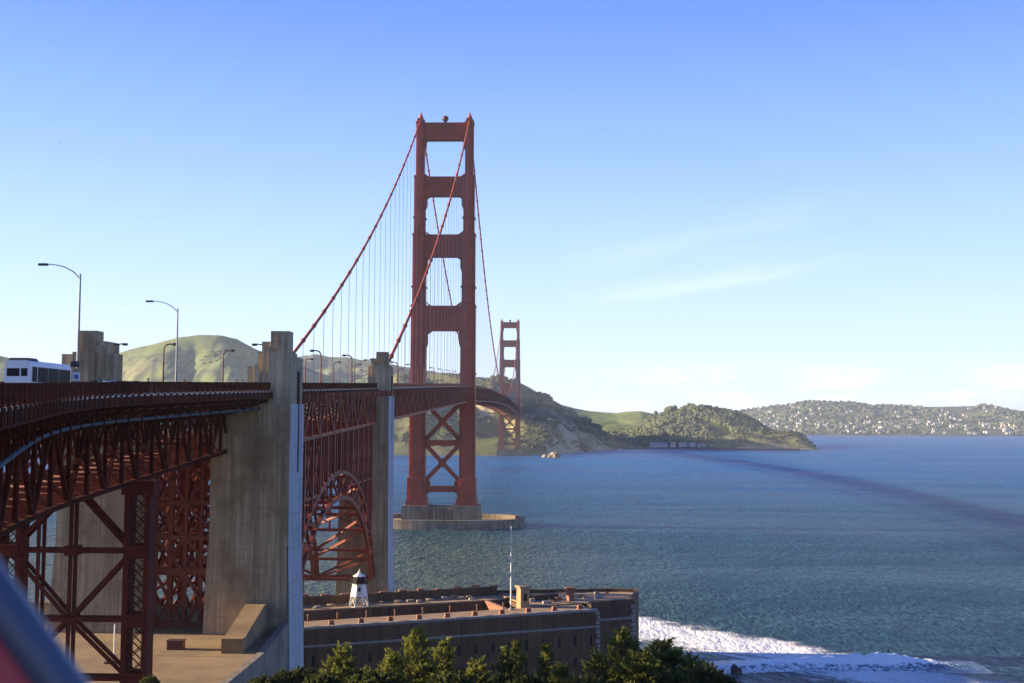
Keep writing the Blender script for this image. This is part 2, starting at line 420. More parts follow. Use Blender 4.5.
hill('lime', [(330, 421), (345, 408), (365, 392), (385, 378), (400, 372), (430, 373), (450, 373), (475, 377), (500, 378), (512, 380), (523, 384), (535, 391), (548, 397.5), (560, 404), (572, 411), (585, 419), (600, 428), (620, 440)],
     2480, 1925, 3000, CLIFF, .30, .45, 130, .80, 110, 1.4, 11, dfront=[(330, 1945), (400, 1935), (520, 1925), (545, 1960), (560, 2080), (575, 2200), (600, 2330), (620, 2420)])
hill('meadow', [(500, 415), (530, 404), (548, 402), (560, 404.5), (575, 408.5), (590, 411), (605, 412.5), (615, 413), (628, 411.5), (640, 411), (655, 414), (665, 416.5), (685, 419), (710, 421), (730, 422)],
     3300, 2560, 3900, GREEN2, .10, .25, 300, 1.15, 70, 2, 21)
hill('wood', [(625, 436), (638, 428), (648, 420), (660, 412.5), (675, 408.5), (690, 408), (705, 409), (720, 411), (735, 414.5), (745, 418), (757, 426), (766, 433), (774, 441)],
     2880, 2520, 3200, WOODY, .05, .15, 160, .8, 60, 2, 31)
hill('point', [(690, 446.5), (705, 443), (718, 438), (728, 434.5), (740, 432.5), (760, 431.5), (780, 430.8), (793, 431.2), (801, 433.5), (806, 437.5), (810, 443), (813, 448)],
     2545, 2478, 2620, CLIFF, .10, .25, 60, .55, 30, 1.5, 41)
hill('far', [(520, 422), (560, 421), (640, 417), (690, 414), (720, 413), (740, 411.5), (760, 408.5), (780, 405.5), (800, 402.3), (825, 401), (845, 402.3), (870, 405.5), (900, 406), (930, 407), (960, 406.5), (985, 405.5), (1000, 409), (1024, 413), (1060, 417), (1120, 421)],
     6500, 5450, 7200, FARH, .10, .22, 420, .85, 60, 3, 51)

# woods on the far slopes: nobody could count them
ICO = None
def blob(m, c, r, hgt, seed):
    global ICO
    if ICO is None:
        t = (1+5**.5)/2
        vs = [Vector(v).normalized() for v in ((-1, t, 0), (1, t, 0), (-1, -t, 0), (1, -t, 0), (0, -1, t), (0, 1, t), (0, -1, -t), (0, 1, -t), (t, 0, -1), (t, 0, 1), (-t, 0, -1), (-t, 0, 1))]
        ICO = vs, [(0, 11, 5), (0, 5, 1), (0, 1, 7), (0, 7, 10), (0, 10, 11), (1, 5, 9), (5, 11, 4), (11, 10, 2), (10, 7, 6), (7, 1, 8), (3, 9, 4), (3, 4, 2), (3, 2, 6), (3, 6, 8), (3, 8, 9), (4, 9, 5), (2, 4, 11), (6, 2, 10), (8, 6, 7), (9, 8, 1)]
    a = random.random()*6.28; ca, sa = math.cos(a), math.sin(a)
    m.add([(c[0]+(v.x*ca-v.y*sa)*r*random.uniform(.7, 1.25), c[1]+(v.x*sa+v.y*ca)*r*random.uniform(.7, 1.25), c[2]+hgt*.45+v.z*hgt*random.uniform(.45, .62)) for v in ICO[0]], ICO[1])
FOREST = plain('far_foliage', (.105, .120, .046), 1.0, .5, .02, c2=(.055, .075, .034))
SCRUB = plain('scrub_leaf', (.085, .090, .045), 1.0, .5, .05, c2=(.050, .060, .032))
FORESTF = plain('far_town_trees', (.085, .115, .050), 1.0, .5, .012, c2=(.050, .075, .040))
def forest(key, n, cond, r, hgt, mat, label):
    X = HILLS[key][0]; m = MB(); k = 0; tries = 0
    while k < n and tries < n*40:
        tries += 1
        i = random.uniform(0, len(X)-1.01); t = random.uniform(.02, .999)
        if not cond(i/len(X), t, random.random()): continue
        p = hill_z(key, i, t)
        if p.z < 2: continue
        q = random.uniform(.6, 1.3); blob(m, p, r*q, hgt*q*random.uniform(.8, 1.2), k); k += 1
    o = m.build('forest', mat); tag(o, label, 'trees', None, 'stuff')
nz = lambda a, b, s: noise.noise((a*s, b*s, 1.7))
forest('wood', 4200, lambda i, t, q: t > .12 and nz(i*10, t*5, 1) > -.3, 5.2, 9.5, FOREST, 'dark wood covering the rounded hill across the water')
forest('meadow', 900, lambda i, t, q: t < .42 and nz(i*9, t*3, 1) > -.25, 6, 9, FOREST, 'belt of dark trees at the foot of the green hill')
forest('hawk', 1500, lambda i, t, q: t > .1 and nz(i*16, t*7, 1) > .22, 4.5, 3.2, SCRUB, 'low dark scrub in the gullies of the rounded green hill')
forest('ridge', 1300, lambda i, t, q: t > .1 and nz(i*15, t*6, 1) > .10, 6, 4.5, SCRUB, 'low dark scrub on the hazy ridge behind the bridge deck')
forest('lime', 1500, lambda i, t, q: t > .08 and nz(i*18, t*8, 1) > .12, 3.2, 2.6, SCRUB, 'low dark scrub on the cliff headland behind the towers')
forest('point', 260, lambda i, t, q: t > .3 and nz(i*10, t*6, 1) > .05, 3.0, 2.6, SCRUB, 'low dark scrub on the small headland point')
forest('lime', 320, lambda i, t, q: i > .55 and t > .55 and nz(i*14, t*5, 1) > .12, 5, 7.5, FOREST, 'scattered trees on the dark headland slope right of the far tower')
forest('far', 4200, lambda i, t, q: nz(i*16, t*5, 1) > (.0 if i > .66 else -.35), 10, 12, FORESTF, 'trees between the houses of the far hillside town')

# ------------------------------------------------------------------ the bridge
BR = empty('suspension_bridge', (0, 0, 0), label='long red suspension bridge with concrete pylons and steel arch across the strait', cat='bridge')
YB, K = -512.0, .0039
def axis(y):
    """centre line of the roadway: x and the direction's slope; it bends east near the shore"""
    if y >= YB: return 0.0, 0.0
    yy = max(y, -553.0); x = K*(YB-yy)**2; s = 2*K*(YB-yy)
    return x+s*(yy-y), s
def zdeck(y):
    if y <= 0: return 76.3+.0332*y
    if y >= 1280: return 76.3-.02*(y-1280)
    t = y/1280; return 76.3+4*7.0*t*(1-t)
def P(y, off, dz=0.0):                 # point of the deck: station, offset to the east, height over the walkway
    x, s = axis(y); n = math.hypot(1, s)
    return Vector((x+off/n, y+off*s/n, zdeck(y)+dz))
def strip(m, y0, y1, o0, o1, z0, z1, n):
    ys = [y0+(y1-y0)*i/n for i in range(n+1)]
    vs = []
    for y in ys: vs += [P(y, o0, z0), P(y, o1, z0), P(y, o1, z1), P(y, o0, z1)]
    fs = [(3, 2, 1, 0), (4*n, 4*n+1, 4*n+2, 4*n+3)]
    for i in range(n):
        a = 4*i; b = a+4
        fs += [(a, a+1, b+1, b), (a+1, a+2, b+2, b+1), (a+2, a+3, b+3, b+2), (a+3, a, b, b+3)]
    m.add(vs, fs)
def truss(m, y0, y1, n, off, top, bot, cw=.75, vw=.42, dw=.42, deep=0.0):
    BT = lambda y: bot-deep*max(0, -456-y)
    ys = [y0+(y1-y0)*i/n for i in range(n+1)]
    for i in range(n):
        a, b = ys[i], ys[i+1]
        m.beam(P(a, off, top), P(b, off, top), cw, cw); m.beam(P(a, off, BT(a)), P(b, off, BT(b)), cw, cw*.8)
        m.beam(P(a, off, BT(a)), P(a, off, top), vw, vw)
        if i % 2 == 0: m.beam(P(a, off, BT(a)), P(b, off, top), dw, dw)
        else: m.beam(P(a, off, top), P(b, off, BT(b)), dw, dw)
        if deep:
            h = (a+b)/2; q = .5*(top+BT(h))
            m.beam(P(h, off, q), P(h, off, top), vw*.6, vw*.6); m.beam(P(h, off, q), P(a if i % 2 == 0 else b, off, top), dw*.55, dw*.55)
    m.beam(P(y1, off, BT(y1)), P(y1, off, top), vw, vw)
def laterals(m, y0, y1, n, half, top, bot, deep=0.0):
    bot0 = bot
    ys = [y0+(y1-y0)*i/n for i in range(n+1)]
    for i, a in enumerate(ys):
        bot = bot0-deep*max(0, -456-a)
        m.beam(P(a, -half-4, top+.5), P(a, half+4, top+.5), .45, 1.3)
        m.beam(P(a, -half, bot), P(a, half, bot), .45, .6)
        m.beam(P(a, -half, bot), P(a, 0, top), .35); m.beam(P(a, half, bot), P(a, 0, top), .35)
        if i < n:
            b = ys[i+1]
            m.beam(P(a, -half, bot), P(b, half, bot), .4, .35); m.beam(P(a, half, bot), P(b, -half, bot+.02), .4, .35)
def railing(m, y0, y1, off, step, hgt=1.38):
    n = max(1, int(abs(y1-y0)/step)); e = .22 if off > 0 else -.22
    for i in range(n+1):
        y = y0+(y1-y0)*i/n
        m.beam(P(y, off+e*1.75, -.9), P(y, off+e*1.75, .18), .17, .40); m.beam(P(y, off+e*.3, .10), P(y, off+e*.3, hgt+.05), .20, .20)
        m.beam(P(y, off+e*1.6, .1), P(y, off, .16), .18, .12)
        if i < n:
            b = y0+(y1-y0)*(i+1)/n
            m.beam(P(y, off, hgt), P(b, off, hgt), .16, .10)
            m.beam(P(y, off, .30), P(b, off, .30), .08, .10)
            for k in range(1, 10):
                q = y+(b-y)*k/10
                m.beam(P(q, off, .34), P(q, off, hgt), .05, .05)
def railing_coarse(m, y0, y1, off, step, hgt=1.38):
    n = max(1, int(abs(y1-y0)/step))
    for i in range(n):
        y = y0+(y1-y0)*i/n; b = y0+(y1-y0)*(i+1)/n
        m.beam(P(y, off, hgt), P(b, off, hgt), .18, .14); m.beam(P(y, off, .3), P(b, off, .3), .1, .12)
        m.beam(P(y, off, -.3), P(y, off, hgt), .2, .2)
        for k in range(1, 6):
            q = y+(b-y)*k/6; m.beam(P(q, off, .3), P(q, off, hgt), .16, .16)

# --- deck of every span
m = MB()
strip(m, -605, -458, -13.2, 13.2, -.75, -.28, 50)
for a, b, n in ((-458, -338, 12), (-338, 0, 20), (0, 1280, 60), (1280, 1640, 18)): strip(m, a, b, -13.2, 13.2, -.75, -.28, n)
deck = m.build('deck', ASPH, BR)
m = MB()
for sgn in (1, -1):
    for a, b, n in ((-605, -458, 50), (-448, -347, 12), (-338, -8, 20), (8, 1272, 60), (1288, 1640, 18)):
        lo, hi = sorted((sgn*10.2, sgn*13.95)); strip(m, a, b, lo, hi, -.27, 0, n)
m.build('walkway', ASPH, deck)
m = MB()
for sgn in (1, -1):
    for a, b, n in ((-605, -458.2, 50), (-447.8, -347.8, 12), (-337.6, -8, 20)):
        lo, hi = sorted((sgn*13.97, sgn*14.09)); strip(m, a, b, lo, hi, -.036, .15, n)
m.build('kerb', SLAB, deck)
m = MB()
for a, b, n in ((-605, -458, 60), (-447, -348, 14), (-337, -8, 24), (8, 1272, 70), (1288, 1640, 18)):
    for sgn in (1, -1):
        lo, hi = sorted((sgn*13.96, sgn*14.10)); strip(m, a, b, lo, hi, -.80, -.04, n)
        lo, hi = sorted((sgn*13.70, sgn*14.25)); strip(m, a, b, lo, hi, -.92, -.805, n)
m.build('fascia_beam', VIAD, deck)
for sgn in (1, -1):
    m = MB(); railing(m, -605, -458.5, sgn*13.75, 2.1); railing(m, -447.5, -347.5, sgn*13.75, 3.0); m.build('railing', VIAD, BR)
    m = MB(); railing_coarse(m, -337, -8, sgn*13.75, 4.0); railing_coarse(m, 8, 1272, sgn*13.75, 7.6); m.build('railing', ORANGE, BR)

# --- approach viaduct
for sgn in (1, -1):
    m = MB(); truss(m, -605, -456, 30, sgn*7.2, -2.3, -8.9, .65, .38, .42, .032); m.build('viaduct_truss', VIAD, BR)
m = MB(); laterals(m, -605, -456, 30, 7.2, -2.3, -8.9, .032)
for o in (-4.5, -1.5, 1.5, 4.5, 10.0, -10.0): strip(m, -605, -458.2, o-.15, o+.15, -1.9, -.76, 50)
m.build('floor_beam', ORANGE, BR)
for i in range(36):                                     # cantilever brackets carrying the walkway
    y = -605+i*4.14
    for sgn in (1, -1):
        m = MB()
        m.beam(P(y, sgn*7.2, -3.6), P(y, sgn*13.2, -1.5), .22, .40)
        m.beam(P(y, sgn*7.2, -1.35), P(y, sgn*13.7, -1.15), .25, .45)
        m.beam(P(y, sgn*12.6, -1.75), P(y, sgn*12.6, -2.9), .14, .14)
        m.build('bracket', VIAD, BR)
m = MB()
pp = [P(y, 12.4, -2.55-.0*(y)) - Vector((0, 0, .0022*max(0, -526-y)**2*.30)) for y in np.linspace(-600, -458.6, 60)]
m.tube(pp, .17, 8); m.build('pipe', PIPE, BR, smooth=True)

# --- steel trestle towers under the viaduct
def laced(m, p, q, w, t=.3, n=14):
    """box column: four corner angles, solid side plates, zig-zag lacing on the broad faces"""
    p, q = Vector(p), Vector(q)
    h = w/2
    for sx in (-1, 1):
        d = Vector((sx*h, 0, 0)); m.beam(p+d, q+d, w*.26, w*.95, up=(0, 1, 0))
    for sy in (-1, 1):
        for i in range(n):
            a = p.lerp(q, i/n); b = p.lerp(q, (i+1)/n); s = 1 if i % 2 else -1
            m.beam(a+Vector((s*h*.8, sy*h*.8, 0)), b+Vector((-s*h*.8, sy*h*.8, 0)), .16, .10)
            m.beam(a+Vector((-s*h*.8, sy*h*.8, 0)), b+Vector((s*h*.8, sy*h*.8, 0)), .16, .10)
ZB = 25.0
for yb in (-496.0,):
    zt = zdeck(yb)-10.4
    for sx in (1, -1):
        lx = 7.85 if sx > 0 else -7.25; lg = MB(); laced(lg, (lx, yb, ZB-1.5), (lx, yb, zt), 2.4)
        for z in (26.9, 33.6, 41.5): lg.box(lx-1.3, lx+1.3, yb-1.42, yb+1.42, z-.75, z+.75)
        lg.box(lx-1.8, lx+1.8, yb-1.6, yb+1.6, ZB-2.6, ZB+.7, .2); lg.box(lx-1.9, lx+1.9, yb-1.2, yb+1.2, zt-1.4, zt+.3)
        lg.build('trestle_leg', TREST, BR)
    m = MB()
    for d in (-.75, .75):
        L_ = lambda z: Vector((-7.2, yb+d, z)); R_ = lambda z: Vector((7.2, yb+d, z)); C_ = lambda z: Vector((0, yb+d, z))
        for z in (26.9, 33.6, 41.5): m.beam(L_(z), R_(z), .42, .50)
        for za, zb_, inv in ((zt-.4, 41.5, 1), (41.5, 33.6, 0), (33.6, 26.9, 1)):
            for E_ in (L_, R_):
                if inv: m.beam(C_(za), E_(zb_), .34, .4)
                else: m.beam(E_(za), C_(zb_), .34, .4)
        m.beam(C_(zt-.3)+Vector((0, .02, 0)), C_(26.9)+Vector((0, .02, 0)), .38, .36)
        m.beam(L_(zt-.3)+Vector((3.4, .02, 0)), L_(26.9)+Vector((3.4, .02, 0)), .34, .34)
    for z in (41.5, 33.6): m.box(-.7, .7, yb-.93, yb+.93, z-.55, z+.55)
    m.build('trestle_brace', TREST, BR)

# --- concrete pylons
def pylon(sx, y0, y1, zb, ztop, batter_b, dx=0.0):
    m = MB(); X = lambda a, b: sorted((sx*(a+dx), sx*(b+dx)))
    zd = zdeck((y0+y1)/2)
    a, b = X(5.0, 16.9)
    m.box(a-batter_b, b+batter_b*.7, y0-.5, y1+.5, zb, 38, batter_b*.85, ty=.3)
    m.box(a, b, y0-.2, y1+.2, 38, zd-1.9, .0)
    o = m.build('pylon', CONC, BR)
    m = MB(); dx = dx if sx > 0 else -0.2
    a, b = X(13.45, 16.85); m.box(a, b, y0, y0+4.4, zd-1.9, ztop-3.3)
    a, b = X(14.1, 16.8); m.box(a, b, y0+4.4, y1-.5, zd-1.9, ztop-3.8)
    a, b = X(13.50, 16.35); m.box(a, b, y0+.9, y0+3.6, ztop-3.3, ztop)
    a, b = X(14.6, 15.7); m.box(a, b, y0+.55, y0+.9, ztop-3.3, ztop-.5)
    a, b = X(12.1, 13.45); m.box(a, b, y0+1.2, y1-2.6, zd-.9, ztop-1.6)
    a, b = X(12.5, 13.55); m.box(a, b, y0+.5, y0+1.2, zd-.9, ztop-2.4)
    a, b = X(11.3, 12.1); m.box(a, b, y0+2.6, y1-3.2, zd-.9, ztop-3.4)
    if sx < 0: a, b = X(16.85, 18.9); m.box(a, b, y0+1, y1-2, zd-1.9, ztop-3.6)
    m.build('pylon_shaft', CONC, o)
    m = MB(); a, b = X(16.78, 16.97); m.box(a, b+.08 if sx > 0 else b, y0+4.9, y0+5.8, zd-12.5, ztop-6); m.build('groove', DARK, o)
    if sx > 0:                                           # added slab; its pale colour paints sky light on the east face
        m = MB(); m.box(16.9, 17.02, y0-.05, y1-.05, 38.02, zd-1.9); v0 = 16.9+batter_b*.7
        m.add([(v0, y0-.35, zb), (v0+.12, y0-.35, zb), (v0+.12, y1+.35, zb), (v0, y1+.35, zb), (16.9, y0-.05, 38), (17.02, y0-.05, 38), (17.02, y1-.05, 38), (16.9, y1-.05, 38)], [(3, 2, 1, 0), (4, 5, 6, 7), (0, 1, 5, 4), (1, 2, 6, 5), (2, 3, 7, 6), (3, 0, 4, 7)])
        m.build('skylit_slab', CONC_SKYLIT, o)
    m = MB()                                             # lamp bracket on the roadway side
    p = Vector((sx*(12.1+dx), y0+4, ztop-2.0)); q = p+Vector((-sx*1.5, 0, .2))
    m.tube([p, q], .10, 6); m.box(min(q.x, q.x-sx*.7), max(q.x, q.x-sx*.7), q.y-.25, q.y+.25, q.z-.28, q.z+.08); m.build('bracket_lamp', BLACKM, o)
    return o
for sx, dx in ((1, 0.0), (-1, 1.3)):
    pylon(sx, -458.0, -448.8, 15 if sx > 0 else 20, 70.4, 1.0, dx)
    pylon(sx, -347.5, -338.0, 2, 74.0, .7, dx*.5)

# --- steel bents standing between the shoreward pylons
for yb in (-452.5, -446.0):
    cx = [-4.9, -2.6, -.3, 2.2, 4.7]; m = MB()
    for x_ in cx: m.beam((x_, yb, 24), (x_, yb, zdeck(yb)-8.6), .55, .5)
    zl = [25.2, 33.4, 38.6, 44.0, 50.5]
    for z in zl: m.beam((-4.9, yb+.02, z), (4.7, yb+.02, z), .5, 1.1 if z < 35 else .7)
    for a_, b_ in zip(zl[:-1], zl[1:]):
        for x0_, x1_ in ((-4.9, -.3), (-.3, 4.7)): m.beam((x0_, yb+.3, a_), (x1_, yb+.3, b_), .42); m.beam((x0_, yb-.3, b_), (x1_, yb-.3, a_), .42)
    m.build('steel_bent', ORANGE, BR)
for x_ in (-4.9, -.3, 4.7):
    m = MB()
    for z in (25.2, 33.4, 38.6, 44.0): m.beam((x_+.1, -452.5, z), (x_+.1, -446, z+5.2), .36); m.beam((x_-.1, -452.5, z+5.2), (x_-.1, -446, z), .36); m.beam((x_, -452.5, z), (x_, -446, z), .5)
    m.beam((x_, -452.4, 25), (x_, -452.4, 50), .2)
    m.build('steel_bent', ORANGE, BR)

# --- steel arch over the fort
def arch_pt(y, a, zc, z0, xx): return Vector((xx, y, z0+(zc-z0)*math.sqrt(max(0, 1-((y+397.7)/a)**2))))
AY = [-397.7+49.6*math.sin(math.pi/2*(-1+2*i/18)) for i in range(19)]
for sx in (1, -1):
    xx = sx*13.7; m = MB()
    up = [arch_pt(y, 50.5, 46.4, 12.5, xx) for y in AY]
    dn = [arch_pt(-397.7+(y+397.7)*.905, 46.0, 41.2, 12.5, xx) for y in AY]
    for i in range(18):
        m.beam(up[i], up[i+1], .8, .7, up=(1, 0, 0)); m.beam(dn[i], dn[i+1], .8, .7, up=(1, 0, 0))
        m.beam(up[i], dn[i], .4); m.beam(up[i], dn[i+1], .38) if i < 9 else m.beam(dn[i], up[i+1], .38)
    rib = m.build('arch_rib', ORANGE, BR)
    for k in range(1, 14):                               # spandrel columns
        y = -447+k*7.1; p = arch_pt(y, 50.5, 46.4, 12.5, xx); q = Vector((xx, y, zdeck(y)-8.3))
        c = MB(); c.beam(p, q, .8, .7); c.build('spandrel_column', ORANGE, rib)
    m = MB(); truss(m, -448, -347.6, 14, sx*13.7, -1.0, -8.4, .7, .42, .42); m.build('stiffening_truss', ORANGE, BR)
m = MB(); laterals(m, -448, -347.6, 14, 13.7, -1.6, -8.4)
for i in range(0, 19, 2):                                # lateral bracing between the two ribs
    for a_, z_, s_ in ((50.5, 46.4, 1), (46.0, 41.2, .905)):
        y = -397.7+(AY[i]+397.7)*s_
        p, q = arch_pt(y, a_, z_, 12.5, -13.7), arch_pt(y, a_, z_, 12.5, 13.7)
        m.beam(p, q, .7, .65)
        if i < 18:
            y2 = -397.7+(AY[i+2]+397.7)*s_; c = (p+q)/2
            p2, q2 = arch_pt(y2, a_, z_, 12.5, -13.7), arch_pt(y2, a_, z_, 12.5, 13.7); c2 = (p2+q2)/2
            m.beam(p, c2, .55); m.beam(q, c2+Vector((0, 0, .01)), .55); m.beam(c+Vector((0, 0, .03)), c2+Vector((0, 0, .03)), .85, .8)
for k in range(1, 14, 1):                                # sway bracing between the spandrel columns
    y = -447+k*7.1; p = arch_pt(y, 50.5, 46.4, 12.5, 0).z; q = zdeck(y)-8.3
    if q-p > 5:
        zs = np.linspace(p, q, max(2, int((q-p)/11)+1))
        for a_, b_ in zip(zs[:-1], zs[1:]):
            m.beam((-13.7, y, a_), (13.7, y, b_), .34); m.beam((13.7, y, a_), (-13.7, y+.03, b_), .34); m.beam((-13.7, y, b_), (13.7, y, b_), .4)
for k in range(0, 27):                                   # inner posts of the deck bents
    y = -447+k*3.55; p = arch_pt(y, 50.5, 46.4, 12.5, 0).z; q = zdeck(y)-8.3
    for x_ in (-9.0, -4.0, 4.0, 9.0):
        if q-p > 2: m.beam((x_, y, p), (x_, y, q), .40, .36)
    if k % 2 and q-p > 2:
        for x_ in (-13.7, 13.7): m.beam((x_, y, p), (x_, y, q), .34, .30)
for k in range(1, 13):
    for x_, w_ in ((-13.7, .42), (13.7, .30)):
        ya, yb_ = -447+k*7.1, -447+(k+1)*7.1
        za, zb_ = arch_pt(ya, 50.5, 46.4, 12.5, 0).z, arch_pt(yb_, 50.5, 46.4, 12.5, 0).z; qa, qb = zdeck(ya)-8.3, zdeck(yb_)-8.3
        if x_ > 0 and qa-za > 26: continue
        lo_ = min(za, zb_); lv = [z for z in np.arange(14.5, 56, 9.5)]
        for a_, b_ in zip(lv[:-1], lv[1:]):
            if a_ < max(za, zb_)-2 or b_ > min(qa, qb)+1: continue
            m.beam((x_, ya, a_), (x_, yb_, b_), w_); m.beam((x_+.05, ya, b_), (x_+.05, yb_, a_), w_); m.beam((x_, ya, a_), (x_, yb_, a_), w_*1.3, w_*1.6)
m.build('arch_brace', ORANGE, BR)
# --- suspended spans
for y0, y1, n in ((-337.8, -6, 44), (6, 1274, 168), (1286, 1640, 46)):
    for sx in (1, -1):
        m = MB(); truss(m, y0, y1, n, sx*13.7, -1.0, -8.4, .8, .45, .42); m.build('stiffening_truss', ORANGE, BR)
    m = MB(); laterals(m, y0, y1, n//2, 13.2, -1.6, -8.4); m.build('floor_beam', ORANGE, BR)

# --- towers
def fillet(m, x, z, r, sx, sz, y0, y1, k=5):
    """concave corner piece; the corner is at (x,z) and the opening lies towards (sx,sz)"""
    pts = [(x, z), (x+sx*r, z)]
    for i in range(k, -1, -1):
        t = math.pi/2*i/k
        pts.append((x+sx*r*(1-math.cos(math.pi/2-t)), z+sz*r*(1-math.sin(math.pi/2-t))))
    pts = pts[:2]+pts[3:]
    area = sum(a[0]*b[1]-b[0]*a[1] for a, b in zip(pts, pts[1:]+pts[:1]))
    if area < 0: pts.reverse()
    m.prism_y(pts, y0, y1)
LEV = [(26, 72, 8.6, 11.5), (72, 121.5, 8.1, 10.6), (121.5, 161.3, 7.3, 9.6), (161.3, 193.9, 6.1, 8.4), (193.9, 224.6, 4.7, 7.0)]
STR = [(106.8, 120.7, 8.1), (147.9, 160.5, 7.3), (182.0, 193.1, 6.1), (213.7, 223.8, 4.7)]
def tower(y, zbase, label):
    m = MB()
    hw = 13.7
    # diagonal bracing and cross beams below the roadway
    zs = [23, 45.5, 68]
    for i in range(2):
        a, b = zs[i], zs[i+1]
        m.beam((-hw+3, y, a), (hw-3, y, b), 2.3, 2.6, up=(0, 1, 0)); m.beam((-hw+3, y, b), (hw-3, y, a), 2.25, 2.55, up=(0, 1, 0))
        zc = (a+b)/2; m.box(-2.1, 2.1, y-1.6, y+1.6, zc-2.4, zc+2.4)
        for sx in (1, -1):
            for zz in (a, b): m.prism_y([(sx*9.8, zz-3.2), (sx*9.8, zz+3.2), (sx*6.6, zz+1.0), (sx*6.6, zz-1.0)][::(1 if sx < 0 else -1)], y-1.55, y+1.55)
    m.box(-hw+2, hw-2, y-2.4, y+2.4, 43.6, 46.6); m.box(-hw+2, hw-2, y-2.6, y+2.6, 18.4, 21.6)
    m.box(-hw+2, hw-2, y-3.2, y+3.2, 66.0, 69.0)
    for sx in (1, -1): fillet(m, sx*9.6, 18.4, 3.2, -sx, -1, y-2, y+2)
    T = m.build('tower', ORANGE_T, BR); T['label'] = label
    for sx in (1, -1):
        m = MB(); c = sx*hw
        for i, (a, b, w, d) in enumerate(LEV):
            e = .12*i
            m.box(c-w/2, c+w/2, y-d*.34, y+d*.34, a, b)                    # broad core
            m.box(c-w*.33, c+w*.33, y-d/2, y+d/2, a, b-.4)                 # ribs standing proud to north and south
            m.box(c-w*.43, c+w*.43, y-d*.43, y+d*.43, a, b-.2)
            if i: m.box(c-w/2-.35, c+w/2+.35, y-d*.46-.3, y+d*.46+.3, b-1.3, b-.8)
            if i in (1, 2, 3):
                m.box(c-w/2-.5, c+w/2+.5, y-d*.5-.5, y+d*.5+.5, a+3.0+4*i*.0+ (b-a)*.16, a+3.6+(b-a)*.16)
        a = zbase; m.box(c-5.0, c+5.0, y-7.2, y+7.2, a, 26.2, .15); m.box(c-3.4, c+3.4, y-8.0, y+8.0, a, 25.4, .15); m.box(c-5.6, c+5.6, y-8.2, y+8.2, a, a+3.4, .2)
        lg = m.build('tower_leg', ORANGE_T, T)
        m = MB(); m.lathe((c, y, 224.5), [(2.3, 0), (2.4, 1.0), (1.5, 1.7), (1.2, 3.2), (.75, 3.6), (.55, 5.0), (.2, 5.3)], 10)
        m.box(c-1.7, c+1.7, y-3.4, y+3.4, 223.6, 226.0); m.build('cable_saddle', ORANGE_T, T)
    for i, (a, b, w) in enumerate(STR):
        m = MB(); xi = hw-w*.5+.6; d = 3.5-.35*i
        m.box(-xi, xi, y-d*.8, y+d*.8, a, b)
        m.box(-xi, xi, y-d, y+d, a+.3, a+1.5); m.box(-xi, xi, y-d, y+d, b-1.5, b-.2)
        k = 15
        for j in range(k):
            x = -xi+1+(2*xi-2)*j/(k-1); m.box(x-.32, x+.32, y-d*.94, y+d*.94, a+1.5, b-1.5)
        xo = hw-w/2; r = (4.2, 3.6, 3.2, 2.4)[i]
        for sx in (1, -1):
            fillet(m, sx*xo, a, r*.8, -sx, -1, y-d*.7, y+d*.7); 
            m.prism_y([(sx*xo, a), (sx*(xo-1.0), a), (sx*(xo-1.0), a-r*1.6), (sx*xo, a-r*2.4)][::(-1 if sx < 0 else 1)], y-d*.6, y+d*.6)
            if i < 3: fillet(m, sx*(hw-LEV[i+2][2]/2), b, r*.8, -sx, 1, y-d*.7, y+d*.7)
        m.build('portal_strut', ORANGE_T, T)
    m = MB(); m.lathe((0, y, 223.8), [(.9, 0), (.7, .8), (1.5, 1.5), (1.9, 2.6), (1.5, 3.7), (.4, 4.3)], 12); m.build('beacon', BROWNP, T, smooth=True)
    return T
tower(0, 11.5, 'tall near red tower standing on its own concrete pier in the water')
tower(1280, 11.5, 'far red tower standing at the foot of the headland cliff')
for y, s in ((0, 1), (1280, 0)):
    m = MB()
    for sx in (1, -1): m.box(sx*13.7-7.6, sx*13.7+7.6, y-11, y+11, -.5, 11.5, .5)
    m.box(-7, 7, y-9.4, y+9.4, -.5, 10.6, .1)
    for i in range(6): m.box(-5.6+i*2.2-.5, -5.6+i*2.2+.5, y-10.2, y+10.2, -.5, 9.6)
    pr = m.build('pier', CONC2, BR)
    m = MB()
    for i in range(24):
        a = -20+i*40/23; m.beam((a, y-10.3, 11.5), (a, y-10.3, 12.7), .1); 
    m.beam((-20, y-10.3, 12.7), (20, y-10.3, 12.7), .1); m.build('guard_rail', BLACKM, pr)
    if s:
        n = 56; vo, vi = [], []
        for i in range(n):
            t = 2*math.pi*i/n; ex = lambda v: math.copysign(abs(v)**.8, v)
            vo.append((45.5*ex(math.cos(t)), y+24.5*ex(math.sin(t)))); vi.append((42.5*ex(math.cos(t)), y+21.5*ex(math.sin(t))))
        m = MB()
        vs = []
        for ring, z in ((vo, -1), (vo, 4.8), (vi, 4.8), (vi, -1)): vs += [(a, b, z) for a, b in ring]
        fs = []
        for k in range(3):
            for i in range(n): fs.append((k*n+i, k*n+(i+1) % n, (k+1)*n+(i+1) % n, (k+1)*n+i))
        m.add(vs, fs)
        fe = m.build('fender', CONC2, BR)
        m = MB(); m.add([(a*.95, b*.95, 2.6) for a, b in vi], [tuple(range(n))]); m.build('fender_floor', PAVE, fe)

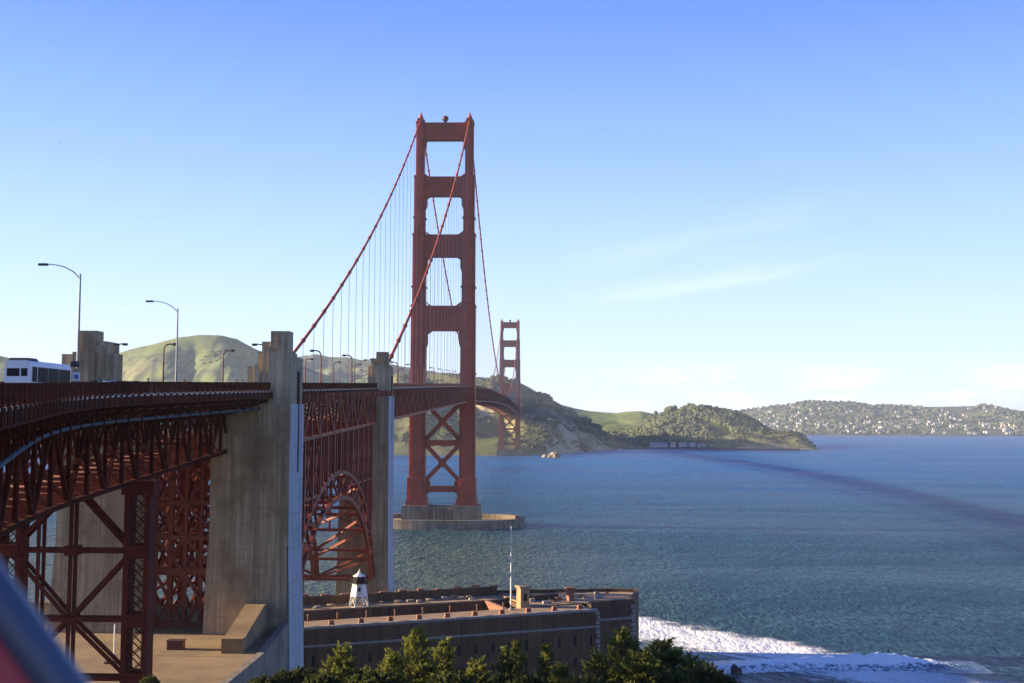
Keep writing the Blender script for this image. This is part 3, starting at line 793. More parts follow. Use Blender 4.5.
# --- cables and suspender ropes
YT, YS, ZC = 0.0, -345.0, 226.2
def zcable(y):
    if y < 0: t = y/YS; return ZC+(66.0-ZC)*t-4*12*t*(1-t)
    if y > 1280: t = (y-1280)/345; return ZC+(70.0-ZC)*t-4*9.5*t*(1-t)
    t = (y-640)/640; return 85.5+(ZC-85.5)*t*t
ring = [y for y in np.arange(-335, 1616, 15.24)]
for sx in (1, -1):
    m = MB(); ys = list(np.linspace(-346, 0, 26))+list(np.linspace(20, 1260, 63))+list(np.linspace(1280, 1624, 20))
    m.tube([(sx*13.7, y, zcable(y)) for y in ys], .45, 8)
    for y in ring:                                       # cable bands
        if abs(y) > 4 and abs(y-1280) > 4: m.tube([(sx*13.7, y-.45, zcable(y-.45)), (sx*13.7, y+.45, zcable(y+.45))], .68, 8)
    m.build('main_cable', CABLE, BR)
st = [(-y0*15.24, sx) for y0 in range(1, 23) for sx in (1, -1)]+[(y0*15.24, sx) for y0 in range(1, 29) for sx in (1, -1)]
rest = [(y0*15.24, sx) for y0 in range(29, 84) for sx in (1, -1)]+[(1280+y0*15.24, sx) for y0 in range(1, 23) for sx in (1, -1)]
def rope(m, y, sx):
    za, zb = zdeck(y)-.8, zcable(y)
    if zb-za < .6: return
    for d in (-.28, .28): m.beam((sx*13.7, y+d, za), (sx*13.7, y+d, zb), .065, .065)
for y, sx in st[:100]:
    m = MB(); rope(m, y, sx); m.build('suspender', ROPE, BR)
m = MB()
for y, sx in rest: rope(m, y, sx)
o = m.build('suspenders', ROPE, BR); o['kind'] = 'stuff'

# ------------------------------------------------------------------ terrace, retaining walls
m = MB()
m.prism([(-60, -525), (16.2, -525), (16.2, -459), (4.0, -452.2), (-60, -452.2)], 20, 25.0)
o = m.build('pavement', PAVE); o['kind'] = 'structure'
m = MB()
m.prism_x([(-525, 14), (-447, 14), (-447, 26.9), (-458, 26.9), (-472, 25.25), (-525, 25.25)], 16.25, 17.25)
m.top('retaining_wall', WALLC, (16.7, -490, 14), label='pale concrete retaining wall along the open edge of the terrace below the near pylon', cat='wall')
m = MB(); m.prism_y([(-70, 20), (4.4, 20), (4.4, 27.2), (-8, 28.3), (-70, 29)], -452, -451)
m.top('parapet_wall', WALLC, (-30, -451.5, 20), label='dark low wall closing the back of the terrace behind the trestle', cat='wall')
m = MB(); m.prism_x([(-472.5, 25.0), (-459.0, 25.0), (-459.0, 29.6), (-460.5, 29.6), (-471, 27.0), (-472.5, 27.0)], 11.2, 14.1)
m.top('concrete_ramp', PAVE, (12.6, -465, 25.0), label='sloping concrete block leaning against the foot of the near pylon', cat='ramp')
t = empty('utility_box', atZ(176, 649, 25.02), label='low dark metal box on the terrace casting a long shadow', cat='box')
m = MB(); m.box(-1.1, 1.1, -.7, .7, 0, 1.15, .04); m.build('housing', BROWNP, t)
m = MB(); m.box(-1.2, 1.2, -.8, .8, 1.15, 1.25); m.build('lid', DARKST, t)
m = MB(); b0 = atZ(114, 655, 25.0); m.tube([b0, b0+Vector((0, 0, 4.1))], .10, 8); m.lathe(b0, [(.25, 0), (.25, .15), (.1, .2)], 8)
m.top('white_post', WHITE, b0, label='slim white post standing on the terrace between the trestle legs', cat='post')
b0 = atZ(112, 663, 25.0); m = MB()
for i in range(7): blob(m, b0+Vector((random.uniform(-.8, .8), random.uniform(-.5, .5), -.1)), .5, .5, i)
m.top('rubble_heap', DARKST, b0, label='small dark heap of debris on the terrace paving', cat='debris')

# ------------------------------------------------------------------ fort
FT = empty('fort', FO, FA, label='old brick fort with an open courtyard beneath the bridge arch', cat='fort')
ZR, ZG = 16.0, 2.0
def shell(poly, z0, z1, mat, name, par=FT):
    m = MB(); m.prism(poly, z0, z1); return m.build(name, mat, par)
# solid ranges round the courtyard (local axes: u along the landward wall, v towards the water)
front = shell([(-32, 0), (79, 0), (79, 8.5), (-32, 8.5)], ZG, ZR-.25, BRICK, 'front_range')
rear = shell([(-32, 21.5), (66, 21.5), (66, 29), (-32, 29)], ZG, ZR-.25, BRICK, 'rear_range')
east = shell([(66, 8.5), (79, 8.5), (79, 5.0), (90.2, 5.0), (98.8, 19.0), (93, 22.5), (66, 29)], ZG, ZR-.25, BRICK, 'bastion')
west = shell([(-46, 0), (-32.02, 0), (-32.02, 29), (-46, 29)], ZG, ZR-.25, BRICK, 'west_range')
def roofp(poly, par, z=ZR): 
    m = MB(); m.prism(poly, z-.246, z); return m.build('roof_terrace', ROOF, par)
roofp([(-32, .9), (78.1, .9), (78.1, 8.3), (-32, 8.3)], front)
roofp([(-32, 21.8), (66, 21.8), (66, 28), (-32, 28)], rear)
roofp([(66.0, 8.7), (79.3, 8.5), (79.3, 5.9), (89.4, 5.9), (97.6, 18.7), (92.4, 21.8), (66, 28)], east, ZR+.3)
def wallrun(pts, t, z0, z1, mat, name, par, closed=False):
    m = MB()
    for a, b in zip(pts[:-1], pts[1:]):
        m.beam((a[0], a[1], (z0+z1)/2), (b[0], b[1], (z0+z1)/2), t, z1-z0)
    return m.build(name, mat, par)
wallrun([(-32, .45), (78.6, .45)], .9, ZR-.25, ZR+.25, TRIMST, 'coping', front)
wallrun([(-32, 28.5), (65.9, 28.5)], 1.0, ZR-.25, ZR+1.9, BRICK, 'parapet', rear)
wallrun([(79.4, 5.45), (89.9, 5.45), (98.2, 18.9), (92.7, 22.1), (66, 28.5)], .9, ZR-.25, ZR+1.0, BRICK, 'parapet', east)
m = MB()                                                 # pale string course and quoins
m.box(-32, 79.12, -.14, 0.02, 12.3, 12.75); m.box(79.0, 79.14, -.14, 5, 12.3, 12.75); m.box(79, 90.3, 4.86, 5.02, 12.7, 13.2)
for i in range(14):
    w = .9 if i % 2 else .55
    m.box(79.0-w, 79.1, -.1, .03, 2+i*1.0, 2+i*1.0+.8); m.box(90.2-w, 90.3, 4.9, 5.03, 2+i*1.0, 2.8+i)
m.build('stone_trim', TRIMST, FT)
q0 = Vector((90.2, 5.0)); q1 = Vector((98.8, 19.0)); dq = (q1-q0).normalized()
m = MB()
for i in range(14):
    w = .9 if i % 2 else .55; a = q0-Vector((-.05, .0)); b = a+dq*w
    m.beam((a.x+.03, a.y, 2.4+i), (b.x+.03, b.y, 2.4+i), .12, .8)
m.build('stone_trim', TRIMST, FT)
for row, z in enumerate((8.6, 4.2)):
    for i in range(24):
        u = -10+i*3.78
        if u > 77.5: continue
        m = MB(); m.box(u-.32, u+.32, -.06, .3, z, z+2.0); w = m.build('slit_window', DARK, front)
        
for u, z in ((81, 9.4), (86.6, 9.8)):
    m = MB(); m.box(u-.55, u+.55, 4.93, 5.3, z, z+1.0); m.build('gun_port', DARK, east)
for i in range(14):                                      # courtyard arcade
    u = -28+i*6.7; pts = [(u-2, ZG), (u+2, ZG), (u+2, 11)]
    for k in range(1, 8): t = math.pi*k/8; pts.append((u+2*math.cos(t), 11+2*math.sin(t)))
    pts.append((u-2, 11)); m = MB(); m.prism_y(pts, 21.35, 21.7); m.build('arcade_arch', DARK, rear)
for i in range(13):
    u = 2+i*6.1
    if u > 76: continue
    m = MB(); 
    for d in (-.38, 0.0, .38): m.box(u+d-.11, u+d+.11, 1.6, 2.3, ZR, ZR+1.05)
    m.box(u-.6, u+.6, 1.5, 2.4, ZR, ZR+.4); m.build('chimney', REDBRK, front)
    if i < 12 and u+3.4 < 62:
        m = MB(); m.lathe((u+2.6, 7.6, ZR), [(.16, 0), (.16, 1.2), (.24, 1.25), (.24, 1.5), (.05, 1.55)], 8); m.build('vent', REDBRK, front)
for i in range(11):
    u = -20+i*7.6
    m = MB(); m.lathe((u, 25.6, ZR), [(1.2, 0), (1.2, .3), (.9, .5), (.2, .55)], 12); m.build('gun_platform', ROOF, rear)
for i in range(22):                                      # crumbling tops of the rear parapet
    u = -30+i*4.5; m = MB(); m.box(u, u+random.uniform(1.2, 2.4), 28.1, 28.9, ZR+1.9, ZR+1.9+random.uniform(.2, .7)); m.build('parapet_block', REDBRK, rear)
rr = random.Random(4)
for i in range(26):                                      # odd blocks and footings left on the terraces
    u, v = rr.uniform(-6, 58), rr.uniform(22.4, 27.6); w = rr.uniform(.3, .9); m = MB()
    m.box(u-w, u+w, v-.4, v+.4, ZR, ZR+rr.uniform(.25, .8), .06); m.build('stone_block', rr.choice((ROOF, REDBRK, TRIMST)), rear)
for i in range(12):
    u, v = rr.uniform(68, 90), rr.uniform(10, 20); w = rr.uniform(.3, 1.1); m = MB()
    m.box(u-w, u+w, v-.4, v+.4, ZR+.3, ZR+.3+rr.uniform(.25, .8), .06); m.build('stone_block', rr.choice((ROOF, REDBRK, TRIMST)), east)
m = MB(); m.box(64.0, 66.2, 8.7, 11.2, 10, ZR+4.2, .05); m.box(63.7, 66.5, 8.52, 11.5, ZR+4.2, ZR+4.6, .1); tw = m.build('stair_tower', ROOF, FT)
m = MB(); m.box(64.8, 65.5, 8.6, 8.8, ZR+1.4, ZR+3.0); m.build('slit_window', DARK, tw)
m = MB(); m.prism_x([(8.6, ZR), (21.4, ZR), (21.4, 6), (8.6, 6)], 60.4, 61.2); m.build('courtyard_wall', REDBRK, FT)
m = MB(); m.box(77.0, 78.4, 11.5, 13.2, ZR+.3, ZR+3.0, .1); m.box(76.8, 78.6, 11.3, 13.4, ZR+3.0, ZR+3.3); m.build('brick_stack', REDBRK, east)
m = MB(); m.box(67, 76, 15, 16.2, ZR+.3, ZR+1.5); m.build('parapet', BRICK, east)

def fpos(u, v, z): return Vector((FO.x+u*.917-v*.398, FO.y+u*.398+v*.917, z))
# lighthouse on the roof
lp = fpos(31.4, 23.2, ZR)
LH = empty('lighthouse', lp, .2, label='small white iron lighthouse with a black lantern on the fort roof', cat='lighthouse')
def ngon(r, n=8, ph=math.pi/8): return [(r*math.cos(ph+2*math.pi*k/n), r*math.sin(ph+2*math.pi*k/n)) for k in range(n)]
for k in range(8):
    a = Vector((*ngon(1.95)[k], 0)); b = Vector((*ngon(1.6)[k], 2.4)); m = MB(); m.beam(a, b, .2); m.build('leg', WHITE, LH)
m = MB()
for k in range(8):
    a, b = ngon(1.9)[k], ngon(1.9)[(k+1) % 8]; c, d = ngon(1.62)[k], ngon(1.62)[(k+1) % 8]
    m.beam((*a, .15), (*d, 2.3), .08); m.beam((*b, .15), (*c, 2.3), .08); m.beam((*a, .1), (*b, .1), .1)
m.build('leg_brace', WHITE, LH)
def frus(r0, r1, z0, z1):
    m = MB(); a = ngon(r0); b = ngon(r1)
    m.add([(*p, z0) for p in a]+[(*p, z1) for p in b], [tuple(range(7, -1, -1)), tuple(range(8, 16))]+[(i, (i+1) % 8, 8+(i+1) % 8, 8+i) for i in range(8)]); return m
bd = frus(1.75, 1.3, 2.4, 5.3).build('tower_body', WHITE, LH)
m = MB(); m.box(-.2, .2, -1.62, -1.3, 3.6, 4.5); m.build('window', DARK, bd)
ga = frus(1.75, 1.75, 5.3, 5.5).build('gallery', BLACKM, LH)
m = MB(); 
for k in range(8):
    a, b = ngon(1.68)[k], ngon(1.68)[(k+1) % 8]
    m.beam((*a, 5.5), (*a, 6.3), .08); m.beam((*a, 6.3), (*b, 6.3), .07); m.beam((*a, 5.9), (*b, 5.9), .05)
m.build('railing', BLACKM, ga)
la = frus(1.15, 1.15, 5.5, 6.9).build('lantern', DARK, LH)
m = frus(1.3, .25, 6.9, 7.7); m.lathe((0, 0, 7.7), [(.22, 0), (.3, .25), (.06, .5), (.04, 1.0)], 8); m.build('lantern_roof', WHITE, LH)
LH.scale = (1.15, 1.15, .95)
# flagpole
fp = fpos(61.0, 6.9, ZR)
FPo = empty('flagpole', fp, label='tall bare white flagpole on the fort roof', cat='flagpole')
m = MB(); m.tube([(0, 0, 0), (0, 0, 17.6)], [.16, .10], 8); m.build('pole', WHITE, FPo)
m = MB(); m.lathe((0, 0, 17.6), [(.05, 0), (.2, .15), (.2, .3), (.03, .45)], 8); m.build('finial', WHITE, FPo)
m = MB(); m.lathe((0, 0, 0), [(.6, 0), (.6, .3), (.3, .35), (.2, .9)], 10); m.build('base', TRIMST, FPo)

# ------------------------------------------------------------------ street lamps
def deco_lamp():
    t = empty('street_lamp', (0, 0, 0))
    m = MB(); m.box(-.28, .28, -.28, .28, 0, 1.1, .06); m.tube([(0, 0, 1.1), (0, 0, 6.4)], [.19, .15], 8); m.build('pole', BROWNP, t)
    m = MB(); m.tube([(0, 0, 6.4), (.04, 0, 7.2), (.35, 0, 7.75), (.85, 0, 7.95), (1.5, 0, 7.95)], [.15, .15, .14, .13, .12], 8); m.build('arm', BROWNP, t)
    m = MB(); m.lathe((0, 0, 0), [(.18, -.25), (.32, -.2), (.36, 0), (.2, .2), (.05, .24)], 10)
    m.xform(Matrix.Translation((1.85, 0, 7.93)) @ Matrix.Diagonal((1.5, 1, 1, 1))); m.build('lamp_head', BLACKM, t)
    return t
proto = deco_lamp(); first = True
SLAMP = [-436, -399.5, -362, -319, -277, -237, -197, -157, -117, -77, -37]
for sx in (-1, 1):
    for k, y in enumerate(SLAMP):
        if first: o = proto; first = False
        else: o = copy_tree(proto)
        x = sx*10.0; o.location = (x, y, zdeck(y)-.0); o.rotation_euler.z = 0 if sx < 0 else math.pi
        side = 'far kerb, arm to the right' if sx < 0 else 'near kerb, arm to the left'
        where = {0: 'just beyond the first pylon', 1: 'nearer over the arch', 2: 'farther over the arch'}.get(k)
        if where is None:
            tag(o, 'small brown lamp on the hanging deck, '+side, 'street lamp', 'curved lamps along the bridge kerbs')
        else: tag(o, 'brown lamp '+where+', '+side, 'street lamp', 'curved lamps along the bridge kerbs')
def tall_lamp(px, ytop, x, label):
    d = ray(px, 383); 
    p = atX(px, 383, x); y = p.y; sx_, _ = axis(y)
    p = atX(px, 383, x+sx_)
    z = zdeck(p.y)-.27; top = atX(px, ytop, p.x).z; h = top-z
    t = empty('street_lamp', (p.x, p.y, z), label=label, cat='street lamp', group='tall street lamps on the approach')
    m = MB(); m.tube([(0, 0, 0), (0, 0, h)], [.17, .09], 8); m.lathe((0, 0, 0), [(.3, 0), (.3, .5), (.17, .6)], 8); m.build('pole', GALV, t)
    m = MB(); m.tube([(0, 0, h-.5), (-.7, 0, h+.25), (-1.7, 0, h+.75), (-2.7, 0, h+.95), (-3.3, 0, h+.98)], [.07, .06, .055, .05, .05], 6); m.build('arm', GALV, t)
    m = MB(); m.box(-4.2, -3.25, -.19, .19, h+.84, h+1.06, .05); m.build('lamp_head', BLACKM, t)
    return t, Vector((p.x, p.y, z)), h
T1, p1, hh1 = tall_lamp(77, 273, 9.4, 'tallest grey street lamp, beside the white bus, with a round sign on its pole')
T2, p2, hh2 = tall_lamp(176, 308, 7.4, 'tall grey street lamp in front of the rounded green hill')
BLUEP = plain('sign_blue', (.06, .14, .50), .4); 
m = MB(); m.box(p1.x-.36, p1.x+.36, p1.y-.24, p1.y-.19, p1.z+1.75, p1.z+2.55); 
sg = m.top('road_sign', WHITE, (p1.x, p1.y-.2, p1.z+1.75), label='small white and blue sign fixed to the tallest street lamp', cat='sign')
m = MB(); m.box(-.22, .22, -.05, -.045, .18, .62); m.build('blue_panel', BLUEP, sg)
m = MB(); m.box(-.55, .3, -.42, -.12, 0, .55, .05)
tag(m.build('signal_box', BLACKM, None, loc=(p1.x, p1.y, p1.z+3.1)), 'dark box clamped to the tallest street lamp above its sign', 'box')

# ------------------------------------------------------------------ vehicles
GLASS = plain('vehicle_glass', (.010, .013, .018), .45, .1, 1, spec=.08)
TYRE = plain('tyre_rubber', (.015, .015, .016), .9)
def wheel(parent, x, y, r, w):
    m = MB(); m.tube([(x-w/2, y, r), (x+w/2, y, r)], r, 14); t = m.build('wheel', TYRE, parent)
    m = MB(); m.tube([(x-w/2-.01, y, r), (x+w/2+.01, y, r)], r*.55, 10); m.build('rim', GALV, t)
BUSW = plain('bus_white', (.70, .70, .74), .35, .08, 1); BUSG = plain('bus_green', (.33, .50, .40), .4, .1)
bp = P(-521.5, 6.1, -.27)
B = empty('bus', bp, -.03, label='white shuttle bus with dark side windows at the left end of the bridge deck', cat='bus')
m = MB(); m.prism_y([(-1.22, .35), (1.22, .35), (1.22, 2.6), (1.10, 3.0), (.9, 3.1), (-.9, 3.1), (-1.10, 3.0), (-1.22, 2.6)], -4.3, 4.3); bus = m.build('body', BUSW, B)
m = MB(); m.box(-1.0, 1.0, -4.2, -2.2, 3.1, 3.32, .15); m.build('roof_unit', BLACKM, B)
for a, b in ((-3.9, -2.95), (-2.8, -.72), (-.64, 1.52), (1.6, 4.1)):
    m = MB(); m.box(1.2, 1.235, a, b, 1.35, 2.6); m.build('side_window', GLASS, B)
m = MB(); m.box(1.215, 1.24, -4.2, 4.2, .75, 1.15); m.build('stripe', BUSG, B)
m = MB(); m.box(-1.0, .2, -4.33, -4.29, 1.8, 2.45); m.box(.35, .95, -4.33, -4.29, 1.8, 2.45); m.build('rear_window', GLASS, B)
for sx in (-1, 1):
    m = MB(); m.box(sx*1.0-.1, sx*1.0+.1, -4.34, -4.29, .9, 1.2); m.build('tail_light', plain('tail_red', (.45, .03, .02), .3), B)
    for y in (-2.9, 2.9): wheel(B, sx*1.08, y, .46, .28)
B.scale = (1, 1, 1.13)
def car(name, pos, rz, paint, label, h=1.48):
    t = empty(name, pos, rz, label=label, cat='car', group='cars on the approach road')
    prof = [(-2.2, .3), (2.2, .3), (2.25, .75), (1.3, .92), (.55, h), (-1.1, h), (-1.9, .98), (-2.25, .9)]
    m = MB(); n0 = len(m.v)
    n = len(prof); vs = []
    for x, ins in ((-.88, 1), (.88, 1)):
        vs += [(x*(.82 if z > 1.2 else 1), y, z) for y, z in prof]
    m.add(vs, [tuple(range(n-1, -1, -1)), tuple(range(n, 2*n))]+[(i, (i+1) % n, n+(i+1) % n, n+i) for i in range(n)]); m.build('body', paint, t)
    for sx in (-1, 1):
        m = MB(); m.prism_x([(1.12, .98), (.5, h-.1), (-1.05, h-.1), (-1.7, 1.02)], *sorted((sx*.80, sx*.875))); m.build('side_window', GLASS, t)
        for y in (-1.35, 1.35): wheel(t, sx*.80, y, .32, .2)
        m = MB(); m.box(sx*.6-.15, sx*.6+.15, -2.29, -2.2, .62, .76); m.build('tail_light', plain('tail_red', (.45, .03, .02), .3), t)
        m = MB(); m.box(sx*.6-.15, sx*.6+.15, 2.2, 2.28, .6, .72); m.build('headlight', WHITE, t)
    m = MB(); m.add([(-.68, -1.2, h-.02), (.68, -1.2, h-.02), (.8, -1.85, 1.03), (-.8, -1.85, 1.03)], [(0, 1, 2, 3)]); m.xform(Matrix.Translation((0, -.03, .02))); m.build('rear_window', GLASS, t)
    return t
for i, (px, off, c, nm, lab, h) in enumerate(((101, 7.0, (.62, .64, .68), 'car', 'pale silver car passing between the bus and the concrete pylon', 1.75),
        (107.5, 6.6, (.04, .10, .42), 'car', 'bright blue car on the road under the concrete pylon', 1.8), (114, 3.4, (.45, .47, .52), 'car', 'grey car just ahead of the blue car', 1.75),
        (126, 6.4, (.10, .11, .13), 'car', 'dark car farther along the road from the blue one', 1.75), (138, 6.6, (.60, .60, .60), 'car', 'white car farthest along the road before the round hill', 1.75))):
    p = atX(px, 385, off); p = P(p.y, off, -.27)
    car(nm, p, 0, plain('car_paint_%d' % i, c, .3, .05, 1), lab, h)

# ------------------------------------------------------------------ people on the walkway and the surfer
SKIN = plain('skin', (.42, .26, .18), .6, .1)
def person(pos, rz, top, trousers, hair, label, pose='walk', group=None):
    t = empty('person', pos, rz, label=label, cat='person', group=group)
    J = {'pel': (0, 0, .95, .15), 'wst': (0, 0, 1.12, .135), 'chs': (0, .0, 1.35, .16), 'nck': (0, 0, 1.50, .065), 'hd1': (0, .015, 1.60, .085), 'hd2': (0, .015, 1.70, .10), 'hd3': (0, .0, 1.77, .06)}
    sp = 1.0 if pose == 'walk' else 0.25
    crouch = pose == 'surf'
    for s, nm in ((-1, 'l'), (1, 'r')):
        if crouch:
            J['hip'+nm] = (s*.11, 0, .88, .10); J['kne'+nm] = (s*.22, .16, .50, .07); J['ank'+nm] = (s*.30, -.02, .09, .048); J['toe'+nm] = (s*.30, .16, .04, .04)
            J['sho'+nm] = (s*.20, 0, 1.40, .07); J['elb'+nm] = (s*.46, .05, 1.34, .048); J['wri'+nm] = (s*.70, .10, 1.38, .035); J['hnd'+nm] = (s*.80, .12, 1.40, .04)
        else:
            f = s*sp
            J['hip'+nm] = (s*.10, 0, .90, .10); J['kne'+nm] = (s*.10, .13*f+.03, .50, .07); J['ank'+nm] = (s*.10, .22*f-.04, .09, .048); J['toe'+nm] = (s*.11, .22*f+.13, .04, .04)
            J['sho'+nm] = (s*.19, 0, 1.42, .068); J['elb'+nm] = (s*.25, -.09*f, 1.14, .046); J['wri'+nm] = (s*.24, -.16*f+.06, .90, .034); J['hnd'+nm] = (s*.24, -.18*f+.09, .80, .042)
    E = [('pel', 'wst'), ('wst', 'chs'), ('chs', 'nck'), ('nck', 'hd1'), ('hd1', 'hd2'), ('hd2', 'hd3')]
    for nm in 'lr': E += [('pel', 'hip'+nm), ('hip'+nm, 'kne'+nm), ('kne'+nm, 'ank'+nm), ('ank'+nm, 'toe'+nm), ('chs', 'sho'+nm), ('sho'+nm, 'elb'+nm), ('elb'+nm, 'wri'+nm), ('wri'+nm, 'hnd'+nm)]
    keys = list(J); me = bpy.data.meshes.new('body')
    me.from_pydata([J[k][:3] for k in keys], [(keys.index(a), keys.index(b)) for a, b in E], [])
    mt, g, b = newmat('person_clothes'); p = N(g.t, 'ShaderNodeTexCoord').outputs['Object']; z = g.sep(p)[2]
    k = g.mix(g.ss(z, .975, .985), trousers, top); k = g.mix(g.ss(z, 1.495, 1.505), k, (.42, .26, .18))
    if not crouch: k = g.mix(g.math('MULTIPLY', g.ss(z, .885, .875), g.ss(g.math('ABSOLUTE', g.sep(p)[0]), .185, .195)), k, (.42, .26, .18))
    g.link(k, b.inputs['Base Color']); b.inputs['Roughness'].default_value = .8
    o = link('body', me, mt, t); sk = o.modifiers.new('skin', 'SKIN'); sk.use_smooth_shade = True
    for i, k in enumerate(keys):
        me.skin_vertices[0].data[i].radius = (J[k][3], J[k][3]); me.skin_vertices[0].data[i].use_root = (k == 'pel')
    o.modifiers.new('sub', 'SUBSURF').levels = 1; o.modifiers['sub'].render_levels = 1
    m = MB(); m.lathe((0, -.02, 1.66), [(.10, -.04), (.118, .04), (.10, .12), (.05, .165), (.01, .17)], 12); m.build('hair', plain('hair', hair, .7), t, smooth=True)
    return t
for px, off, tp, tr, hr, lab in ((148, 12.3, (.05, .05, .07), (.03, .03, .05), (.02, .015, .01), 'person in a black jacket walking on the near walkway before the green hill'),
        (181, 12.6, (.03, .035, .06), (.04, .04, .05), (.015, .01, .01), 'person in a dark navy coat beside the second tall lamp'),
        (235.5, 12.4, (.06, .03, .03), (.03, .03, .04), (.03, .02, .01), 'person in a maroon top, left of two walkers near the pylon'),
        (241.5, 12.4, (.03, .03, .03), (.05, .05, .06), (.02, .02, .015), 'person in black, right of two walkers near the pylon'),
        (91, 12.3, (.20, .20, .22), (.03, .03, .05), (.03, .02, .01), 'person in a grey top on the walkway below the concrete pylon')):
    q = atX(px, 384, 12.3); person(P(q.y, off), math.pi if px % 2 else 0, tp, tr, hr, lab, group='walkers on the bridge walkway')

# ------------------------------------------------------------------ breaking wave, surfer, rocks
wp = [(710, 667.5, .25), (745, 667, .5), (775, 665.5, .8), (805, 664.5, 1.0), (835, 665, 1.25), (860, 665, 1.7), (885, 665, 2.0), (900, 665, 1.7), (925, 666, 1.0), (955, 667, .5), (985, 668, .15)]
cols = []
for k in np.linspace(0, len(wp)-1, 110):
    i = min(int(k), len(wp)-2); e = k-i
    px, py, h = [wp[i][j]*(1-e)+wp[i+1][j]*e for j in range(3)]
    cols.append((atZ(px, py, 0), h))
m = MB(); prof = [(-7, -.05), (-5, .15), (-3.4, .22), (-2.2, .45), (-1.2, .75), (-.4, .95), (.4, 1.0), (1.5, .86), (3.2, .5), (5.5, .2), (8, -.05)]
nn = len(prof)
for i, (c, h) in enumerate(cols):
    for dy, hz in prof:
        n_ = fbm(c.x*.4, (c.y+dy)*.5, 4)
        m.v.append((c.x+.5*n_, c.y+dy+.8*n_, max(-.05, 1.45*h*hz*(1+.55*n_)+(.22*n_*h if hz > 0 else 0))))
for i in range(len(cols)-1):
    for j in range(nn-1):
        a = i*nn+j; m.f.append((a, a+nn, a+nn+1, a+1)); m.m.append(0)
mm, gg, bb = newmat('wave_water'); p = gg.pos(); x, y, z = gg.sep(p)
lace = gg.noise(p, .9, 6, .7, .6)
front_ = gg.ss(gg.sep(N(gg.t, 'ShaderNodeNewGeometry').outputs['Normal'])[1], .35, -.25)
ff = gg.ss(gg.math('ADD', gg.math('ADD', lace, gg.math('MULTIPLY', gg.ss(z, .3, 1.8), .36)), gg.math('MULTIPLY', gg.ss(x, 150.0, 132.0), .12)), .55, .70)
gg.link(gg.mix(ff, (.03, .07, .10), (.82, .82, .80)), bb.inputs['Base Color']); gg.link(gg.math('ADD', .2, gg.math('MULTIPLY', ff, .6)), bb.inputs['Roughness'])
bn = N(gg.t, 'ShaderNodeBump'); bn.inputs['Strength'].default_value = .8; bn.inputs['Distance'].default_value = .3
gg.link(gg.noise(p, 1.6, 5, .7), bn.inputs['Height']); gg.link(bn.outputs[0], bb.inputs['Normal'])
m.build('breaking_water', mm, smooth=True)['kind'] = 'structure'
sp_ = atZ(888.5, 656.5, 1.3)
sb = MB(); sb.tube([(-1.2, 0, 0), (-.8, 0, 0), (0, 0, -.01), (.8, 0, 0), (1.25, 0, .1)], [.06, .24, .28, .2, .02], 10); sb.xform(Matrix.Diagonal((1, 1, .14, 1)))
so = sb.build('surfboard', WHITE, None, loc=sp_); tag(so, 'white surfboard under the surfer on the breaking wave', 'surfboard')
person(sp_+Vector((0, 0, .05)), .3, (.02, .02, .025), (.02, .02, .025), (.02, .015, .01), 'surfer in a black wetsuit riding the breaking wave', 'surf')
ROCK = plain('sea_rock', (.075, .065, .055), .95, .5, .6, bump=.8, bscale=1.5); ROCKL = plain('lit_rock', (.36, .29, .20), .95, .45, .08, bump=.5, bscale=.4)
def rock(c, sx, sy, sz, mat, label, seed, n=18):
    m = MB(); 
    for j in range(n//2+1):
        for i in range(n):
            t = 2*math.pi*i/n; f = math.pi*j/(n//2)*.62
            d = Vector((math.sin(f)*math.cos(t), math.sin(f)*math.sin(t), math.cos(f)))
            k = 1+.7*fbm(d.x*1.4+seed, d.y*1.4+d.z*1.3, 4)
            m.v.append((d.x*sx*k, d.y*sy*k, max(-.6, d.z*sz*k)))
    for j in range(n//2):
        for i in range(n): m.f.append((j*n+i, (j+1)*n+i, (j+1)*n+(i+1) % n, j*n+(i+1) % n)); m.m.append(0)
    o = m.build('sea_rock', mat, None, loc=c); tag(o, label, 'rock', 'rocks standing in the water')
rock(atZ(736, 673, 0), 1.3, 1.2, 1.7, ROCK, 'dark rock standing in the foam near the foreground trees', 1)
rock(atZ(554, 457.6, 0), 9.5, 9, 9, ROCKL, 'sunlit tan rock in the water right of the far tower', 5)
rock(atZ(545.5, 457.4, 0), 6, 7, 5, ROCKL, 'low pale rock beside the sunlit rock, nearer the cliff', 9)
rock(atZ(582, 451.5, 0), 12, 14, 12, ROCK, 'dark rock off the shaded headland point', 13)

# ------------------------------------------------------------------ shore buildings and the far town
def house_mesh(w, d, h, rh, wall, roof, name):
    m = MB(); m.box(-w/2, w/2, -d/2, d/2, -3, h); m.mi = 1
    m.add([(-w/2-.4, -d/2-.4, h), (w/2+.4, -d/2-.4, h), (w/2+.4, d/2+.4, h), (-w/2-.4, d/2+.4, h), (-w/2-.4, 0, h+rh), (w/2+.4, 0, h+rh)], [(0, 1, 5, 4), (2, 3, 4, 5), (0, 4, 3), (1, 2, 5), (3, 2, 1, 0)])
    m.mi = 2
    for i in range(3): a = -w/2+w*(i+.5)/3; m.box(a-.7, a+.7, -d/2-.05, -d/2+.1, h*.45, h*.75)
    me = m.mesh(name); me.materials.append(wall); me.materials.append(roof); me.materials.append(DARK); return me
RW = [plain('house_white', (.50, .48, .44), .7, .1), plain('house_cream', (.60, .50, .38), .7, .1), plain('house_grey', (.42, .42, .42), .7, .1), plain('house_tan', (.42, .30, .20), .7, .1)]
RR = [plain('roof_grey', (.20, .19, .19), .8), plain('roof_red', (.36, .13, .08), .8), plain('roof_pale', (.45, .42, .38), .8)]
